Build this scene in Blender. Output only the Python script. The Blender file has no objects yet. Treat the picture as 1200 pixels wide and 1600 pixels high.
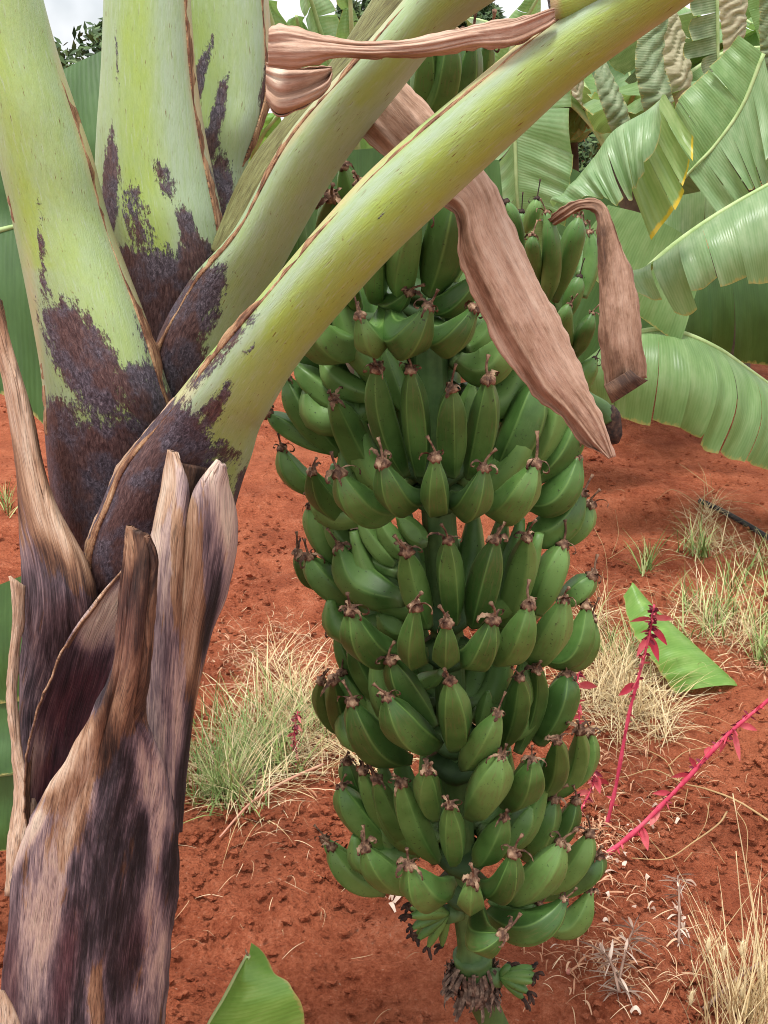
import bpy, math, random
import numpy as np
from mathutils import Vector, Quaternion, noise as mn
R = math.radians
random.seed(7)
S = bpy.context.scene
C = S.collection

# ------------------------------------------------------------------ camera
CAM_H, PITCH, FOVY = 1.5, 19.3, 50.0
F = 800 / math.tan(R(FOVY / 2))                 # focal length in photo pixels (1200 x 1600)
cam = bpy.data.cameras.new('camera')
cam.sensor_fit = 'VERTICAL'; cam.angle_y = R(FOVY); cam.clip_start = 0.05; cam.clip_end = 2000
camo = bpy.data.objects.new('camera', cam); C.objects.link(camo)
camo.location = (0, 0, CAM_H); camo.rotation_euler = (R(90 - PITCH), 0, 0)
S.camera = camo
cp, sp = math.cos(R(PITCH)), math.sin(R(PITCH))

# ------------------------------------------------------------------ world, sun, exposure
SUN_EL, SUN_AZ = 71, 214                        # from behind the camera, a little to the left
w = bpy.data.worlds.new('World'); S.world = w; w.use_nodes = True
nt = w.node_tree; bg = nt.nodes['Background']
sky = nt.nodes.new('ShaderNodeTexSky'); sky.sky_type = 'NISHITA'; sky.sun_disc = False
sky.sun_elevation = R(SUN_EL); sky.sun_rotation = R(SUN_AZ); sky.dust_density = 2.0
tc = nt.nodes.new('ShaderNodeTexCoord')
cl = nt.nodes.new('ShaderNodeTexNoise'); cl.inputs['Scale'].default_value = 2.2; cl.inputs['Detail'].default_value = 6
cr = nt.nodes.new('ShaderNodeValToRGB'); cr.color_ramp.elements[0].position = 0.30; cr.color_ramp.elements[1].position = 0.43
mx = nt.nodes.new('ShaderNodeMix'); mx.data_type = 'RGBA'
nt.links.new(tc.outputs['Generated'], cl.inputs['Vector']); nt.links.new(cl.outputs['Fac'], cr.inputs['Fac'])
nt.links.new(cr.outputs['Color'], mx.inputs[0]); nt.links.new(sky.outputs['Color'], mx.inputs[6])
mx.inputs[7].default_value = (12.5, 12.5, 12.9, 1)
nt.links.new(mx.outputs[2], bg.inputs['Color']); bg.inputs['Strength'].default_value = 0.085
sl = bpy.data.lights.new('sun', 'SUN'); sl.energy = 3.2; sl.angle = R(14); sl.color = (1.0, 0.975, 0.93)
so = bpy.data.objects.new('sun', sl); C.objects.link(so)
az, el = R(SUN_AZ), R(SUN_EL)
sdir = Vector((math.sin(az) * math.cos(el), math.cos(az) * math.cos(el), math.sin(el)))
so.rotation_euler = sdir.to_track_quat('Z', 'Y').to_euler(); so.location = (0, 0, 6)
S.view_settings.view_transform = 'Standard'; S.view_settings.look = 'None'
S.cycles.filter_width = 1.0; S.cycles.diffuse_bounces = 2; S.view_settings.exposure = 0.38; S.view_settings.gamma = 1.0

# ------------------------------------------------------------------ helpers
def ray(u, v):
    x, y = (u - 600) / F, (800 - v) / F
    return np.array([x, cp + y * sp, -sp + y * cp])
def at(u, v, Y):
    d = ray(u, v); return d * (Y / d[1]) + np.array([0, 0, CAM_H])
def mpp(p):                                      # metres per photo pixel at a world point
    return (p[1] * cp - (p[2] - CAM_H) * sp) / F
def hgt(x, y):
    h = 0.075 * mn.noise(Vector((x * .8, y * .8, 0))) + 0.028 * mn.noise(Vector((x * 2.3, y * 2.6, 5)))
    h += 0.014 * mn.noise(Vector((x * 7, y * 7, 9)))
    return h
def ground(u, v):
    d = ray(u, v); k = -CAM_H / d[2]; p = d * k; q = np.array([p[0], p[1], 0.0])
    q[2] = hgt(q[0], q[1]); return q
def catmull(P, n):
    P = np.asarray(P, float); m = len(P)
    if m == 2: t = np.linspace(0, 1, n)[:, None]; return P[0] * (1 - t) + P[1] * t
    E = np.vstack([2 * P[0] - P[1], P, 2 * P[-1] - P[-2]])
    out = []
    for x in np.linspace(0, m - 1, n):
        i = min(int(x), m - 2); t = x - i
        a, b, c, d = E[i], E[i + 1], E[i + 2], E[i + 3]
        out.append(.5 * (2 * b + (c - a) * t + (2 * a - 5 * b + 4 * c - d) * t * t + (3 * b - a - 3 * c + d) * t ** 3))
    return np.array(out)
W = {}
def props(o, label=None, cat=None, group=None, kind=None):
    if label: o['label'] = label
    if cat: o['category'] = cat
    if group: o['group'] = group
    if kind: o['kind'] = kind
    return o
def thing(name, label, cat, loc, group=None):
    o = bpy.data.objects.new(name, None); C.objects.link(o); o.location = loc; o.empty_display_size = .05
    W[o.name] = np.array(loc, float); return props(o, label, cat, group)
def mesh(name, V, Fc, mat, parent=None, uv=None, attrs=None, smooth=True):
    V = np.asarray(V, float)
    off = W[parent.name] if parent else np.zeros(3)
    me = bpy.data.meshes.new(name)
    me.from_pydata((V - off).tolist(), [], Fc); me.update()
    mats = mat if isinstance(mat, (list, tuple)) else [mat]
    for m in mats: me.materials.append(m)
    if smooth: me.polygons.foreach_set('use_smooth', [True] * len(me.polygons))
    if uv is not None:
        l = me.uv_layers.new(name='UVMap'); idx = np.zeros(len(me.loops), int); me.loops.foreach_get('vertex_index', idx)
        l.data.foreach_set('uv', np.asarray(uv, float)[idx].ravel())
    for k, a in (attrs or {}).items():
        at_ = me.attributes.new(k, 'FLOAT', 'POINT'); at_.data.foreach_set('value', np.asarray(a, float))
    o = bpy.data.objects.new(name, me); C.objects.link(o)
    if parent: o.parent = parent
    W[o.name] = off
    return o
class MB:                                        # gathers pieces of one mesh
    def __init__(s): s.V, s.F, s.uv, s.a = [], [], [], []
    def add(s, V, Fc, uv=None, a=None):
        b = len(s.V); s.V += [list(v) for v in V]; s.F += [[i + b for i in f] for f in Fc]
        s.uv += [list(q) for q in uv] if uv is not None else [[0, 0]] * len(V)
        s.a += list(a) if a is not None else [0.0] * len(V)
    def build(s, name, mat, parent=None, smooth=True):
        return mesh(name, s.V, s.F, mat, parent, s.uv, {'tone': s.a}, smooth)
def gridfaces(n, m, closed=False):
    f = []
    for i in range(n - 1):
        for j in range(m - (0 if closed else 1)):
            k = (j + 1) % m; f.append([i * m + j, i * m + k, (i + 1) * m + k, (i + 1) * m + j])
    return f
def tube(P, r, seg=8, cap=True):
    P = np.asarray(P, float); n = len(P)
    r = np.full(n, r) if np.isscalar(r) else np.asarray(r, float)
    V, uv = [], []; up = None
    for i in range(n):
        t = P[min(i + 1, n - 1)] - P[max(i - 1, 0)]; t /= np.linalg.norm(t) + 1e-9
        if up is None: up = np.array([0, 0, 1.]) if abs(t[2]) < .9 else np.array([1., 0, 0])
        a = np.cross(t, up); a /= np.linalg.norm(a) + 1e-9; b = np.cross(a, t); up = b
        for j in range(seg):
            th = 2 * math.pi * j / seg; V.append(P[i] + r[i] * (math.cos(th) * a + math.sin(th) * b)); uv.append((j / seg, i / max(n - 1, 1)))
    Fc = gridfaces(n, seg, True)
    if cap: Fc += [list(range(seg))[::-1], list(range((n - 1) * seg, n * seg))]
    return V, Fc, uv
def blob(P, bl):
    out = np.zeros(len(P))
    for (u, v, ru, rv, rot, s) in bl:
        c, n_ = math.cos(R(rot)), math.sin(R(rot)); dx, dy = P[:, 0] - u, P[:, 1] - v
        a, b = (c * dx + n_ * dy) / ru, (-n_ * dx + c * dy) / rv
        out = np.maximum(out, s * np.clip(1.6 - np.sqrt(a * a + b * b) * 1.1, 0, 1))
    return out

# ------------------------------------------------------------------ materials
def M_(name):
    m = bpy.data.materials.new(name); m.use_nodes = True; return m, m.node_tree, m.node_tree.nodes['Principled BSDF']
class G:                                          # tiny node-graph helper
    def __init__(s, t): s.t = t
    def n(s, ty, **k):
        x = s.t.nodes.new(ty)
        for a, b in k.items(): setattr(x, a, b)
        return x
    def l(s, a, b): s.t.links.new(a, b)
    def attr(s, name): return s.n('ShaderNodeAttribute', attribute_name=name).outputs['Fac']
    def uv(s, sx=1, sy=1, sz=1):
        c = s.n('ShaderNodeTexCoord'); m = s.n('ShaderNodeMapping'); m.inputs['Scale'].default_value = (sx, sy, sz)
        s.l(c.outputs['UV'], m.inputs['Vector']); return m.outputs['Vector']
    def obj(s, sx=1, sy=1, sz=1):
        c = s.n('ShaderNodeTexCoord'); m = s.n('ShaderNodeMapping'); m.inputs['Scale'].default_value = (sx, sy, sz)
        s.l(c.outputs['Object'], m.inputs['Vector']); return m.outputs['Vector']
    def noise(s, vec, sc=5, det=4, rough=.55, dist=0.0):
        x = s.n('ShaderNodeTexNoise'); x.inputs['Scale'].default_value = sc; x.inputs['Detail'].default_value = det
        x.inputs['Roughness'].default_value = rough; x.inputs['Distortion'].default_value = dist
        s.l(vec, x.inputs['Vector']); return x.outputs['Fac']
    def m(s, op, a, b=None, clamp=False):
        x = s.n('ShaderNodeMath', operation=op, use_clamp=clamp)
        for i, q in enumerate((a, b)):
            if q is None: continue
            if isinstance(q, (int, float)): x.inputs[i].default_value = q
            else: s.l(q, x.inputs[i])
        return x.outputs[0]
    def ramp(s, f, stops):
        x = s.n('ShaderNodeValToRGB'); e = x.color_ramp.elements
        while len(e) < len(stops): e.new(.5)
        for i, (p, c) in enumerate(stops):
            e[i].position = p; e[i].color = (c, c, c, 1) if isinstance(c, (int, float)) else (*c, 1)
        s.l(f, x.inputs['Fac']); return x.outputs['Color']
    def mix(s, f, a, b, mode='MIX'):
        x = s.n('ShaderNodeMix', data_type='RGBA', blend_type=mode)
        for i, q in ((0, f), (6, a), (7, b)):
            if isinstance(q, (int, float)): x.inputs[i].default_value = q
            elif isinstance(q, tuple): x.inputs[i].default_value = (*q, 1)
            else: s.l(q, x.inputs[i])
        return x.outputs[2]
    def bump(s, h, bsdf, st=.3, d=.002):
        x = s.n('ShaderNodeBump'); x.inputs['Strength'].default_value = st; x.inputs['Distance'].default_value = d
        s.l(h, x.inputs['Height']); s.l(x.outputs[0], bsdf.inputs['Normal']); return x.outputs[0]
    def rnd(s): return s.n('ShaderNodeObjectInfo').outputs['Random']

def mat_stalk():
    m, t, b = M_('leaf_stalk_skin'); g = G(t)
    st = g.noise(g.uv(26, 2.2), 3, 5, .6); fine = g.noise(g.uv(70, 5), 4, 3); rag = g.noise(g.uv(14, 3.2), 3.0, 6, .72); rag2 = g.noise(g.uv(38, 9), 4, 4, .7)
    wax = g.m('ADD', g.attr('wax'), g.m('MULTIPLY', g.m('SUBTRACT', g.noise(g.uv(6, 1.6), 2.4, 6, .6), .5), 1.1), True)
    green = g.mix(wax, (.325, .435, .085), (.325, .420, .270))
    green = g.mix(g.ramp(st, [(.45, 0), (.75, .45)]), green, (.22, .33, .075))
    green = g.mix(g.ramp(g.noise(g.uv(34, 2.5), 3, 5, .65), [(.55, 0), (.75, .6)]), green, (.43, .50, .39))
    green = g.mix(g.m('MULTIPLY', g.attr('tan'), g.ramp(rag, [(.3, .5), (.6, 1)])), green, (.56, .42, .24))
    fleck = g.ramp(g.noise(g.uv(44, 3.4), 4, 3, .55), [(.645, 0), (.675, .9)])
    green = g.mix(g.m('MULTIPLY', fleck, g.ramp(g.noise(g.uv(4, 2.5), 3, 2), [(.44, 0), (.58, 1)])), green, (.15, .085, .025))
    dk = g.m('ADD', g.attr('dark'), g.m('ADD', g.m('MULTIPLY', g.m('SUBTRACT', rag, .5), 1.7), g.m('MULTIPLY', g.m('SUBTRACT', rag2, .5), .85)))
    mask = g.ramp(dk, [(.47, 0), (.54, .75), (.66, 1)])
    hz = g.noise(g.uv(3.2, 1.5), 2.4, 5, .6)
    d1 = g.ramp(g.noise(g.uv(36, 13), 2.6, 8, .75, .9), [(.30, (.012, .010, .014)), (.45, (.050, .040, .052)), (.56, (.125, .105, .130)), (.68, (.26, .22, .25)), (.8, (.42, .37, .38))])
    d2 = g.ramp(g.noise(g.uv(44, 7), 2.6, 8, .75, .6), [(.30, (.016, .009, .010)), (.46, (.070, .036, .036)), (.60, (.150, .085, .078)), (.78, (.33, .22, .17))])
    dc = g.mix(g.ramp(hz, [(.44, 0), (.56, 1)]), d1, d2)
    g.l(g.mix(mask, green, dc), b.inputs['Base Color'])
    b.inputs['Roughness'].default_value = .5; b.inputs['Specular IOR Level'].default_value = .35
    g.bump(g.m('ADD', g.m('MULTIPLY', fine, .4), g.m('MULTIPLY', g.m('ADD', rag, g.noise(g.uv(30, 4), 3, 6, .7)), g.m('ADD', .25, g.m('MULTIPLY', mask, 1.8)))), b, .5, .0028)
    return m
def mat_dry(name, stops, sx=30, sy=1.6, contrast=1.0, bump=.7, rough=.75, alt=None, wr=0.0, fib=1.0):
    m, t, b = M_(name); g = G(t)
    a = g.noise(g.uv(sx, sy), 2.4, 9, .7, .35); c = g.noise(g.uv(sx * .15, sy * .75), 2.2, 8, .66, .3); f = g.noise(g.uv(sx * 4, sy * 1.2), 3, 4, .6)
    v = g.m('ADD', g.attr('tone'), g.m('MULTIPLY', g.m('SUBTRACT', a, .5), .85 * contrast))
    v = g.m('ADD', v, g.m('MULTIPLY', g.m('SUBTRACT', c, .5), 1.15 * contrast)); v = g.m('ADD', v, g.m('MULTIPLY', g.m('SUBTRACT', f, .5), .30 * contrast))
    col = g.ramp(v, stops)
    if alt: col = g.mix(g.ramp(g.m('ADD', g.noise(g.uv(sx * .14, sy * .6, 1), 2.2, 7, .68, .3), g.m('MULTIPLY', g.attr('orange'), .40)), [(.58, 0), (.64, 1)]), col, g.ramp(v, alt))
    col = g.mix(g.m('MULTIPLY', g.attr('maroon'), g.ramp(a, [(.3, .6), (.5, 1)])), col, g.ramp(v, [(.1, (.018, .006, .009)), (.40, (.085, .022, .030)), (.65, (.20, .075, .072)), (.85, (.34, .18, .15))]))
    fl = g.noise(g.uv(sx * 2.6, sy * 2.0), 3, 5, .65, .25); col = g.mix(g.ramp(fl, [(.36, .72 * fib), (.50, 0)]), col, (.025, .015, .015))
    col = g.mix(g.ramp(fl, [(.58, 0), (.72, .16)]), col, (.62, .50, .42))
    g.l(col, b.inputs['Base Color']); b.inputs['Roughness'].default_value = rough; b.inputs['Specular IOR Level'].default_value = .3
    h = g.m('ADD', a, g.m('MULTIPLY', fl, .9))
    if wr: h = g.m('ADD', h, g.m('MULTIPLY', g.noise(g.uv(9, 7), 2.2, 6, .6, 1.2), wr))
    g.bump(h, b, bump, .004)
    return m
def mat_banana():
    m, t, b = M_('green_banana_peel'); g = G(t)
    n1 = g.noise(g.obj(1, 1, 1), 16, 4); sp_ = g.noise(g.obj(), 240, 2); st = g.noise(g.uv(9, 1.4), 4, 5, .6, .3); sc = g.noise(g.uv(6, 5), 9, 5, .7)
    col = g.ramp(g.m('ADD', n1, g.m('MULTIPLY', g.m('SUBTRACT', g.rnd(), .5), .45)), [(.28, (.046, .110, .022)), (.5, (.080, .175, .037)), (.74, (.138, .255, .064))])
    col = g.mix(g.ramp(g.attr('ridge'), [(.70, 0), (1, .65)]), col, (.17, .29, .075))
    col = g.mix(g.m('MULTIPLY', g.ramp(st, [(.52, 0), (.72, 1)]), g.m('MULTIPLY', g.attr('belly'), .75)), col, (.135, .120, .045))
    col = g.mix(g.ramp(sp_, [(.66, 0), (.73, .75)]), col, (.022, .026, .010))
    col = g.mix(g.ramp(sc, [(.675, 0), (.70, .85)]), col, (.030, .022, .013))
    col = g.mix(g.ramp(g.noise(g.uv(16, 1.2), 5, 4, .6), [(.60, 0), (.78, .5)]), col, (.16, .22, .10))
    col = g.mix(g.attr('base'), col, (.11, .17, .055))
    g.l(col, b.inputs['Base Color']); b.inputs['Specular IOR Level'].default_value = .42
    g.l(g.ramp(n1, [(.3, .38), (.7, .55)]), b.inputs['Roughness'])
    g.bump(g.m('ADD', st, g.m('MULTIPLY', sp_, .3)), b, .16, .0015)
    return m
def mat_leaf(name, c0, c1, c2, vein=1.0, trans=.35, rough=.42, edge=None):
    m, t, b = M_(name); g = G(t)
    U = g.n('ShaderNodeTexCoord').outputs['UV']
    wv = g.n('ShaderNodeTexWave', bands_direction='X'); wv.inputs['Scale'].default_value = 16; wv.inputs['Distortion'].default_value = 1.2; wv.inputs['Detail'].default_value = 2
    wv.inputs['Detail Scale'].default_value = .6; g.l(U, wv.inputs['Vector'])
    n1 = g.noise(g.uv(6, 1.2), 2.2, 4); n2 = g.noise(g.uv(80, 1), 2, 3)
    col = g.ramp(g.m('ADD', g.m('MULTIPLY', n1, .75), g.m('MULTIPLY', n2, .25)), [(.3, c0), (.5, c1), (.7, c2)])
    col = g.mix(g.m('MULTIPLY', wv.outputs['Fac'], .22 * vein), col, c2)
    e = g.ramp(g.m('ADD', g.attr('rim'), g.m('MULTIPLY', g.m('SUBTRACT', g.noise(g.uv(12, 3), 3, 4), .5), .30)), [(.93, 0), (1.0, 1)])
    col = g.mix(e, col, edge or (.42, .36, .12))
    g.l(col, b.inputs['Base Color']); b.inputs['Roughness'].default_value = rough; b.inputs['Specular IOR Level'].default_value = .5
    nb = g.bump(g.m('ADD', wv.outputs['Fac'], g.m('MULTIPLY', n2, .5)), b, .16 * vein, .004)
    tr = g.n('ShaderNodeBsdfTranslucent'); g.l(g.mix(.5, col, (.30, .48, .08)), tr.inputs['Color'])
    ms = g.n('ShaderNodeMixShader'); ms.inputs[0].default_value = trans
    g.l(b.outputs[0], ms.inputs[1]); g.l(tr.outputs[0], ms.inputs[2]); g.l(ms.outputs[0], t.nodes['Material Output'].inputs['Surface'])
    return m
def mat_plain(name, stops, sc=14, rough=.7, bump=.3, rnd=.0, tone=0.0):
    m, t, b = M_(name); g = G(t)
    n = g.noise(g.obj(), sc, 5, .6)
    v = g.m('ADD', n, g.m('MULTIPLY', g.m('SUBTRACT', g.rnd(), .5), rnd)) if rnd else n
    if tone: v = g.m('ADD', g.m('MULTIPLY', v, 1 - tone), g.m('MULTIPLY', g.attr('tone'), tone))
    g.l(g.ramp(v, stops), b.inputs['Base Color']); b.inputs['Roughness'].default_value = rough; b.inputs['Specular IOR Level'].default_value = .3
    if bump: g.bump(n, b, bump, .003)
    return m
def mat_soil():
    m, t, b = M_('red_soil'); g = G(t)
    big = g.noise(g.obj(), 1.3, 5); md = g.noise(g.obj(), 9, 8, .62); fi = g.noise(g.obj(), 120, 6, .75); mi = g.noise(g.obj(), 38, 6, .7)
    vo = g.n('ShaderNodeTexVoronoi'); vo.inputs['Scale'].default_value = 110; g.l(g.obj(), vo.inputs['Vector'])
    col = g.ramp(g.m('ADD', g.m('MULTIPLY', md, .30), g.m('ADD', g.m('MULTIPLY', mi, .30), g.m('MULTIPLY', fi, .40))), [(.36, (.20, .041, .017)), (.46, (.43, .108, .048)), (.54, (.60, .178, .086)), (.64, (.75, .30, .175))])
    col = g.mix(g.ramp(big, [(.42, 0), (.62, .5)]), col, (.62, .195, .092))
    col = g.mix(g.ramp(g.noise(g.obj(), 3.4, 5, .6), [(.50, 0), (.66, .55)]), col, (.26, .060, .028))
    col = g.mix(g.ramp(g.noise(g.obj(), 120, 3), [(.69, 0), (.74, .7)]), col, (.60, .40, .28))
    g.l(col, b.inputs['Base Color']); b.inputs['Roughness'].default_value = .95; b.inputs['Specular IOR Level'].default_value = .12
    h = g.m('ADD', md, g.m('ADD', g.m('MULTIPLY', mi, .9), g.m('ADD', g.m('MULTIPLY', fi, .45), g.m('MULTIPLY', vo.outputs['Distance'], .25))))
    g.bump(h, b, 1.0, .045)
    return m
SHEATH = [(.06, (.009, .008, .011)), (.22, (.035, .027, .034)), (.36, (.120, .084, .100)), (.50, (.27, .190, .198)), (.64, (.50, .36, .32)), (.78, (.60, .44, .36)), (.95, (.76, .62, .48))]
ORANGE = [(.06, (.012, .007, .006)), (.24, (.070, .034, .022)), (.42, (.20, .10, .058)), (.58, (.38, .215, .125)), (.76, (.56, .37, .25)), (.95, (.72, .56, .42))]
DRYLEAF = [(.06, (.05, .026, .018)), (.28, (.18, .095, .055)), (.44, (.34, .20, .13)), (.60, (.48, .31, .22)), (.80, (.57, .41, .31)), (.97, (.68, .55, .42))]
mS = mat_stalk(); mD = mat_dry('dry_sheath_fibre', SHEATH, 46, 1.0, .95, .6, .7, alt=ORANGE); mO = mat_dry('dry_orange_fibre', ORANGE, 24, 1.4)
mL = mat_dry('dry_leaf_brown', DRYLEAF, 16, 1.6, .75, .30, .7, None, .6, .35); mR = mat_dry('dried_rim_tan', [(.15, (.05, .022, .015)), (.36, (.20, .085, .045)), (.52, (.44, .25, .13)), (.70, (.60, .40, .23)), (.9, (.74, .60, .42))], 60, 3.2, 1.1, .5)
mOl = mat_dry('stalk_channel_olive', [(.2, (.05, .035, .015)), (.42, (.15, .14, .05)), (.6, (.24, .25, .10)), (.8, (.36, .36, .18))], 24, 1.5, .8, .4, .6)
mB = mat_banana()
mT = mat_plain('dried_flower_brown', [(.30, (.030, .015, .011)), (.44, (.105, .052, .032)), (.57, (.28, .165, .10)), (.74, (.56, .41, .27))], 110, .8, .4)
mTb = mat_plain('withered_bract_brown', [(.30, (.03, .018, .014)), (.5, (.11, .065, .045)), (.72, (.30, .20, .14))], 110, .8, .4)
mTd = mat_plain('dark_withered_brown', [(.35, (.012, .008, .007)), (.55, (.05, .026, .018)), (.75, (.12, .07, .045))], 90, .8, .4)
mSt = mat_plain('bunch_stalk_green', [(.3, (.035, .075, .022)), (.55, (.07, .13, .038)), (.75, (.12, .19, .06))], 22, .5, .3)
mLf = mat_leaf('banana_leaf_green', (.105, .22, .065), (.165, .30, .10), (.28, .42, .18))
mLp = mat_leaf('banana_leaf_pale', (.140, .265, .100), (.215, .355, .160), (.36, .49, .27), rough=.36)
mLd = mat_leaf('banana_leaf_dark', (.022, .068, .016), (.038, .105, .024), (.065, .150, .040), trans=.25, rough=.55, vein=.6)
mLy = mat_leaf('banana_leaf_yellow_edge', (.16, .27, .085), (.235, .35, .115), (.36, .46, .19), edge=(.66, .46, .03))
mLb = mat_leaf('young_leaf_bright', (.12, .28, .045), (.18, .36, .065), (.28, .46, .12), vein=.5)
mWl = mat_leaf('withered_leaf_grey', (.060, .100, .042), (.135, .195, .088), (.31, .35, .21), vein=1.6, trans=.2, rough=.6)
mWt = mat_leaf('withered_leaf_straw', (.26, .23, .13), (.42, .38, .24), (.58, .52, .36), vein=1.6, trans=.2, rough=.7)
mCr = mat_plain('hand_crown_green', [(.3, (.018, .040, .012)), (.55, (.035, .075, .02)), (.75, (.07, .12, .035))], 22, .6, .3)
mRib = mat_plain('midrib_pale_green', [(.3, (.26, .38, .13)), (.6, (.42, .52, .24)), (.8, (.52, .58, .33))], 20, .45, .1)
mTr = mat_plain('far_trunk_brown', [(.3, (.05, .035, .025)), (.55, (.13, .10, .065)), (.75, (.20, .19, .09))], 9, .8, .5)
mSoil = mat_soil()
mGr = mat_plain('grass_green', [(.25, (.10, .17, .035)), (.5, (.24, .32, .09)), (.8, (.42, .44, .19))], 30, .6, 0, 0, .6)
mSw = mat_plain('straw', [(.2, (.38, .24, .11)), (.5, (.64, .49, .26)), (.85, (.78, .66, .42))], 30, .7, 0, 0, .6)
mSw2 = mat_plain('straw_dull', [(.2, (.30, .16, .08)), (.5, (.50, .32, .18)), (.85, (.66, .50, .32))], 30, .7, 0, 0, .6)
mRu = mat_plain('rust_litter', [(.2, (.22, .085, .04)), (.5, (.42, .20, .11)), (.85, (.62, .40, .25))], 30, .8, 0, 0, .6)
mRed = mat_plain('red_stem', [(.3, (.42, .030, .07)), (.55, (.62, .07, .13)), (.8, (.70, .18, .20))], 30, .5, .1)
mRdl = mat_plain('red_weed_leaf', [(.3, (.60, .06, .10)), (.55, (.70, .15, .17)), (.8, (.74, .34, .27))], 20, .55, .1, .3)
mMar = mat_plain('dark_red_bud', [(.3, (.09, .012, .022)), (.6, (.24, .03, .06)), (.8, (.38, .08, .09))], 60, .7, .2)
mGry = mat_plain('grey_litter', [(.2, (.24, .14, .10)), (.5, (.48, .34, .26)), (.8, (.66, .54, .44))], 40, .8, .2, 0, .5)
mHose = mat_plain('black_hose', [(.3, (.012, .011, .012)), (.8, (.05, .04, .038))], 30, .5, .1)
mCrown = mat_plain('tree_foliage', [(.25, (.022, .048, .014)), (.5, (.05, .095, .028)), (.8, (.10, .155, .05))], 3, .6, 0, 0, .6)

# ------------------------------------------------------------------ ground
def axis(lo, a, b, hi, fine, k=1.13):
    mid = list(np.arange(a, b, fine)); left, s, x = [], fine, a
    while x > lo: s *= k; x -= s; left.append(x)
    right, s, x = [], fine, mid[-1]
    while x < hi: s *= k; x += s; right.append(x)
    return np.array(left[::-1] + mid + right)
gx, gy = axis(-400, -1.3, 1.6, 400, .0105, 1.08), axis(-6, 1.25, 3.5, 900, .0105, 1.06)
gV = []
for y in gy:
    for x in gx:
        h = hgt(x, y)
        if -2.5 < x < 3.2 and .8 < y < 7:
            q = Vector((x, y, 0))
            h += .012 * mn.noise(q * 14) + .010 * abs(mn.noise(q * 27)) + .011 * (.4 - abs(mn.noise(q * 44 + Vector((3, 1, 7))))) - .008
        gV.append((x, y, h))
gnd = mesh('ground', gV, gridfaces(len(gy), len(gx)), mSoil); props(gnd, 'bare crumbly red soil of the plantation floor', kind='structure')
def clods():
    r_ = np.random.default_rng(3); rn = random.Random(3)
    ico = np.array([(0, 0, 1), (.89, 0, .45), (.28, .85, .45), (-.72, .53, .45), (-.72, -.53, .45), (.28, -.85, .45), (.72, .53, -.45), (-.28, .85, -.45), (-.89, 0, -.45), (-.28, -.85, -.45), (.72, -.53, -.45), (0, 0, -1)])
    fs = np.array([(0, 1, 2), (0, 2, 3), (0, 3, 4), (0, 4, 5), (0, 5, 1), (1, 6, 2), (2, 7, 3), (3, 8, 4), (4, 9, 5), (5, 10, 1), (6, 7, 2), (7, 8, 3), (8, 9, 4), (9, 10, 5), (10, 6, 1), (11, 7, 6), (11, 8, 7), (11, 9, 8), (11, 10, 9), (11, 6, 10)])
    V, n = [], 0
    while n < 34000:
        p = ground(rn.uniform(-60, 1260), rn.uniform(620, 1680))
        if mn.noise(Vector((p[0] * 2.1, p[1] * 2.1, 3))) + rn.uniform(-.6, .6) < .05: continue
        r = .0013 + .0105 * rn.random() ** 7 + (.012 * rn.random() if rn.random() < .012 else 0); n += 1
        V.append(p + [0, 0, r * .2 + .004] + ico * r * r_.uniform(.35, 1.45, (12, 3)) * [1, 1, .7])
    V = np.concatenate(V); Fi = (fs[None] + np.arange(n)[:, None, None] * 12).reshape(-1, 3)
    return mesh('soil_clods', V, Fi.tolist(), mSoil, smooth=False)
props(clods(), 'loose red soil crumbs scattered over the ground', kind='stuff')

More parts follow.
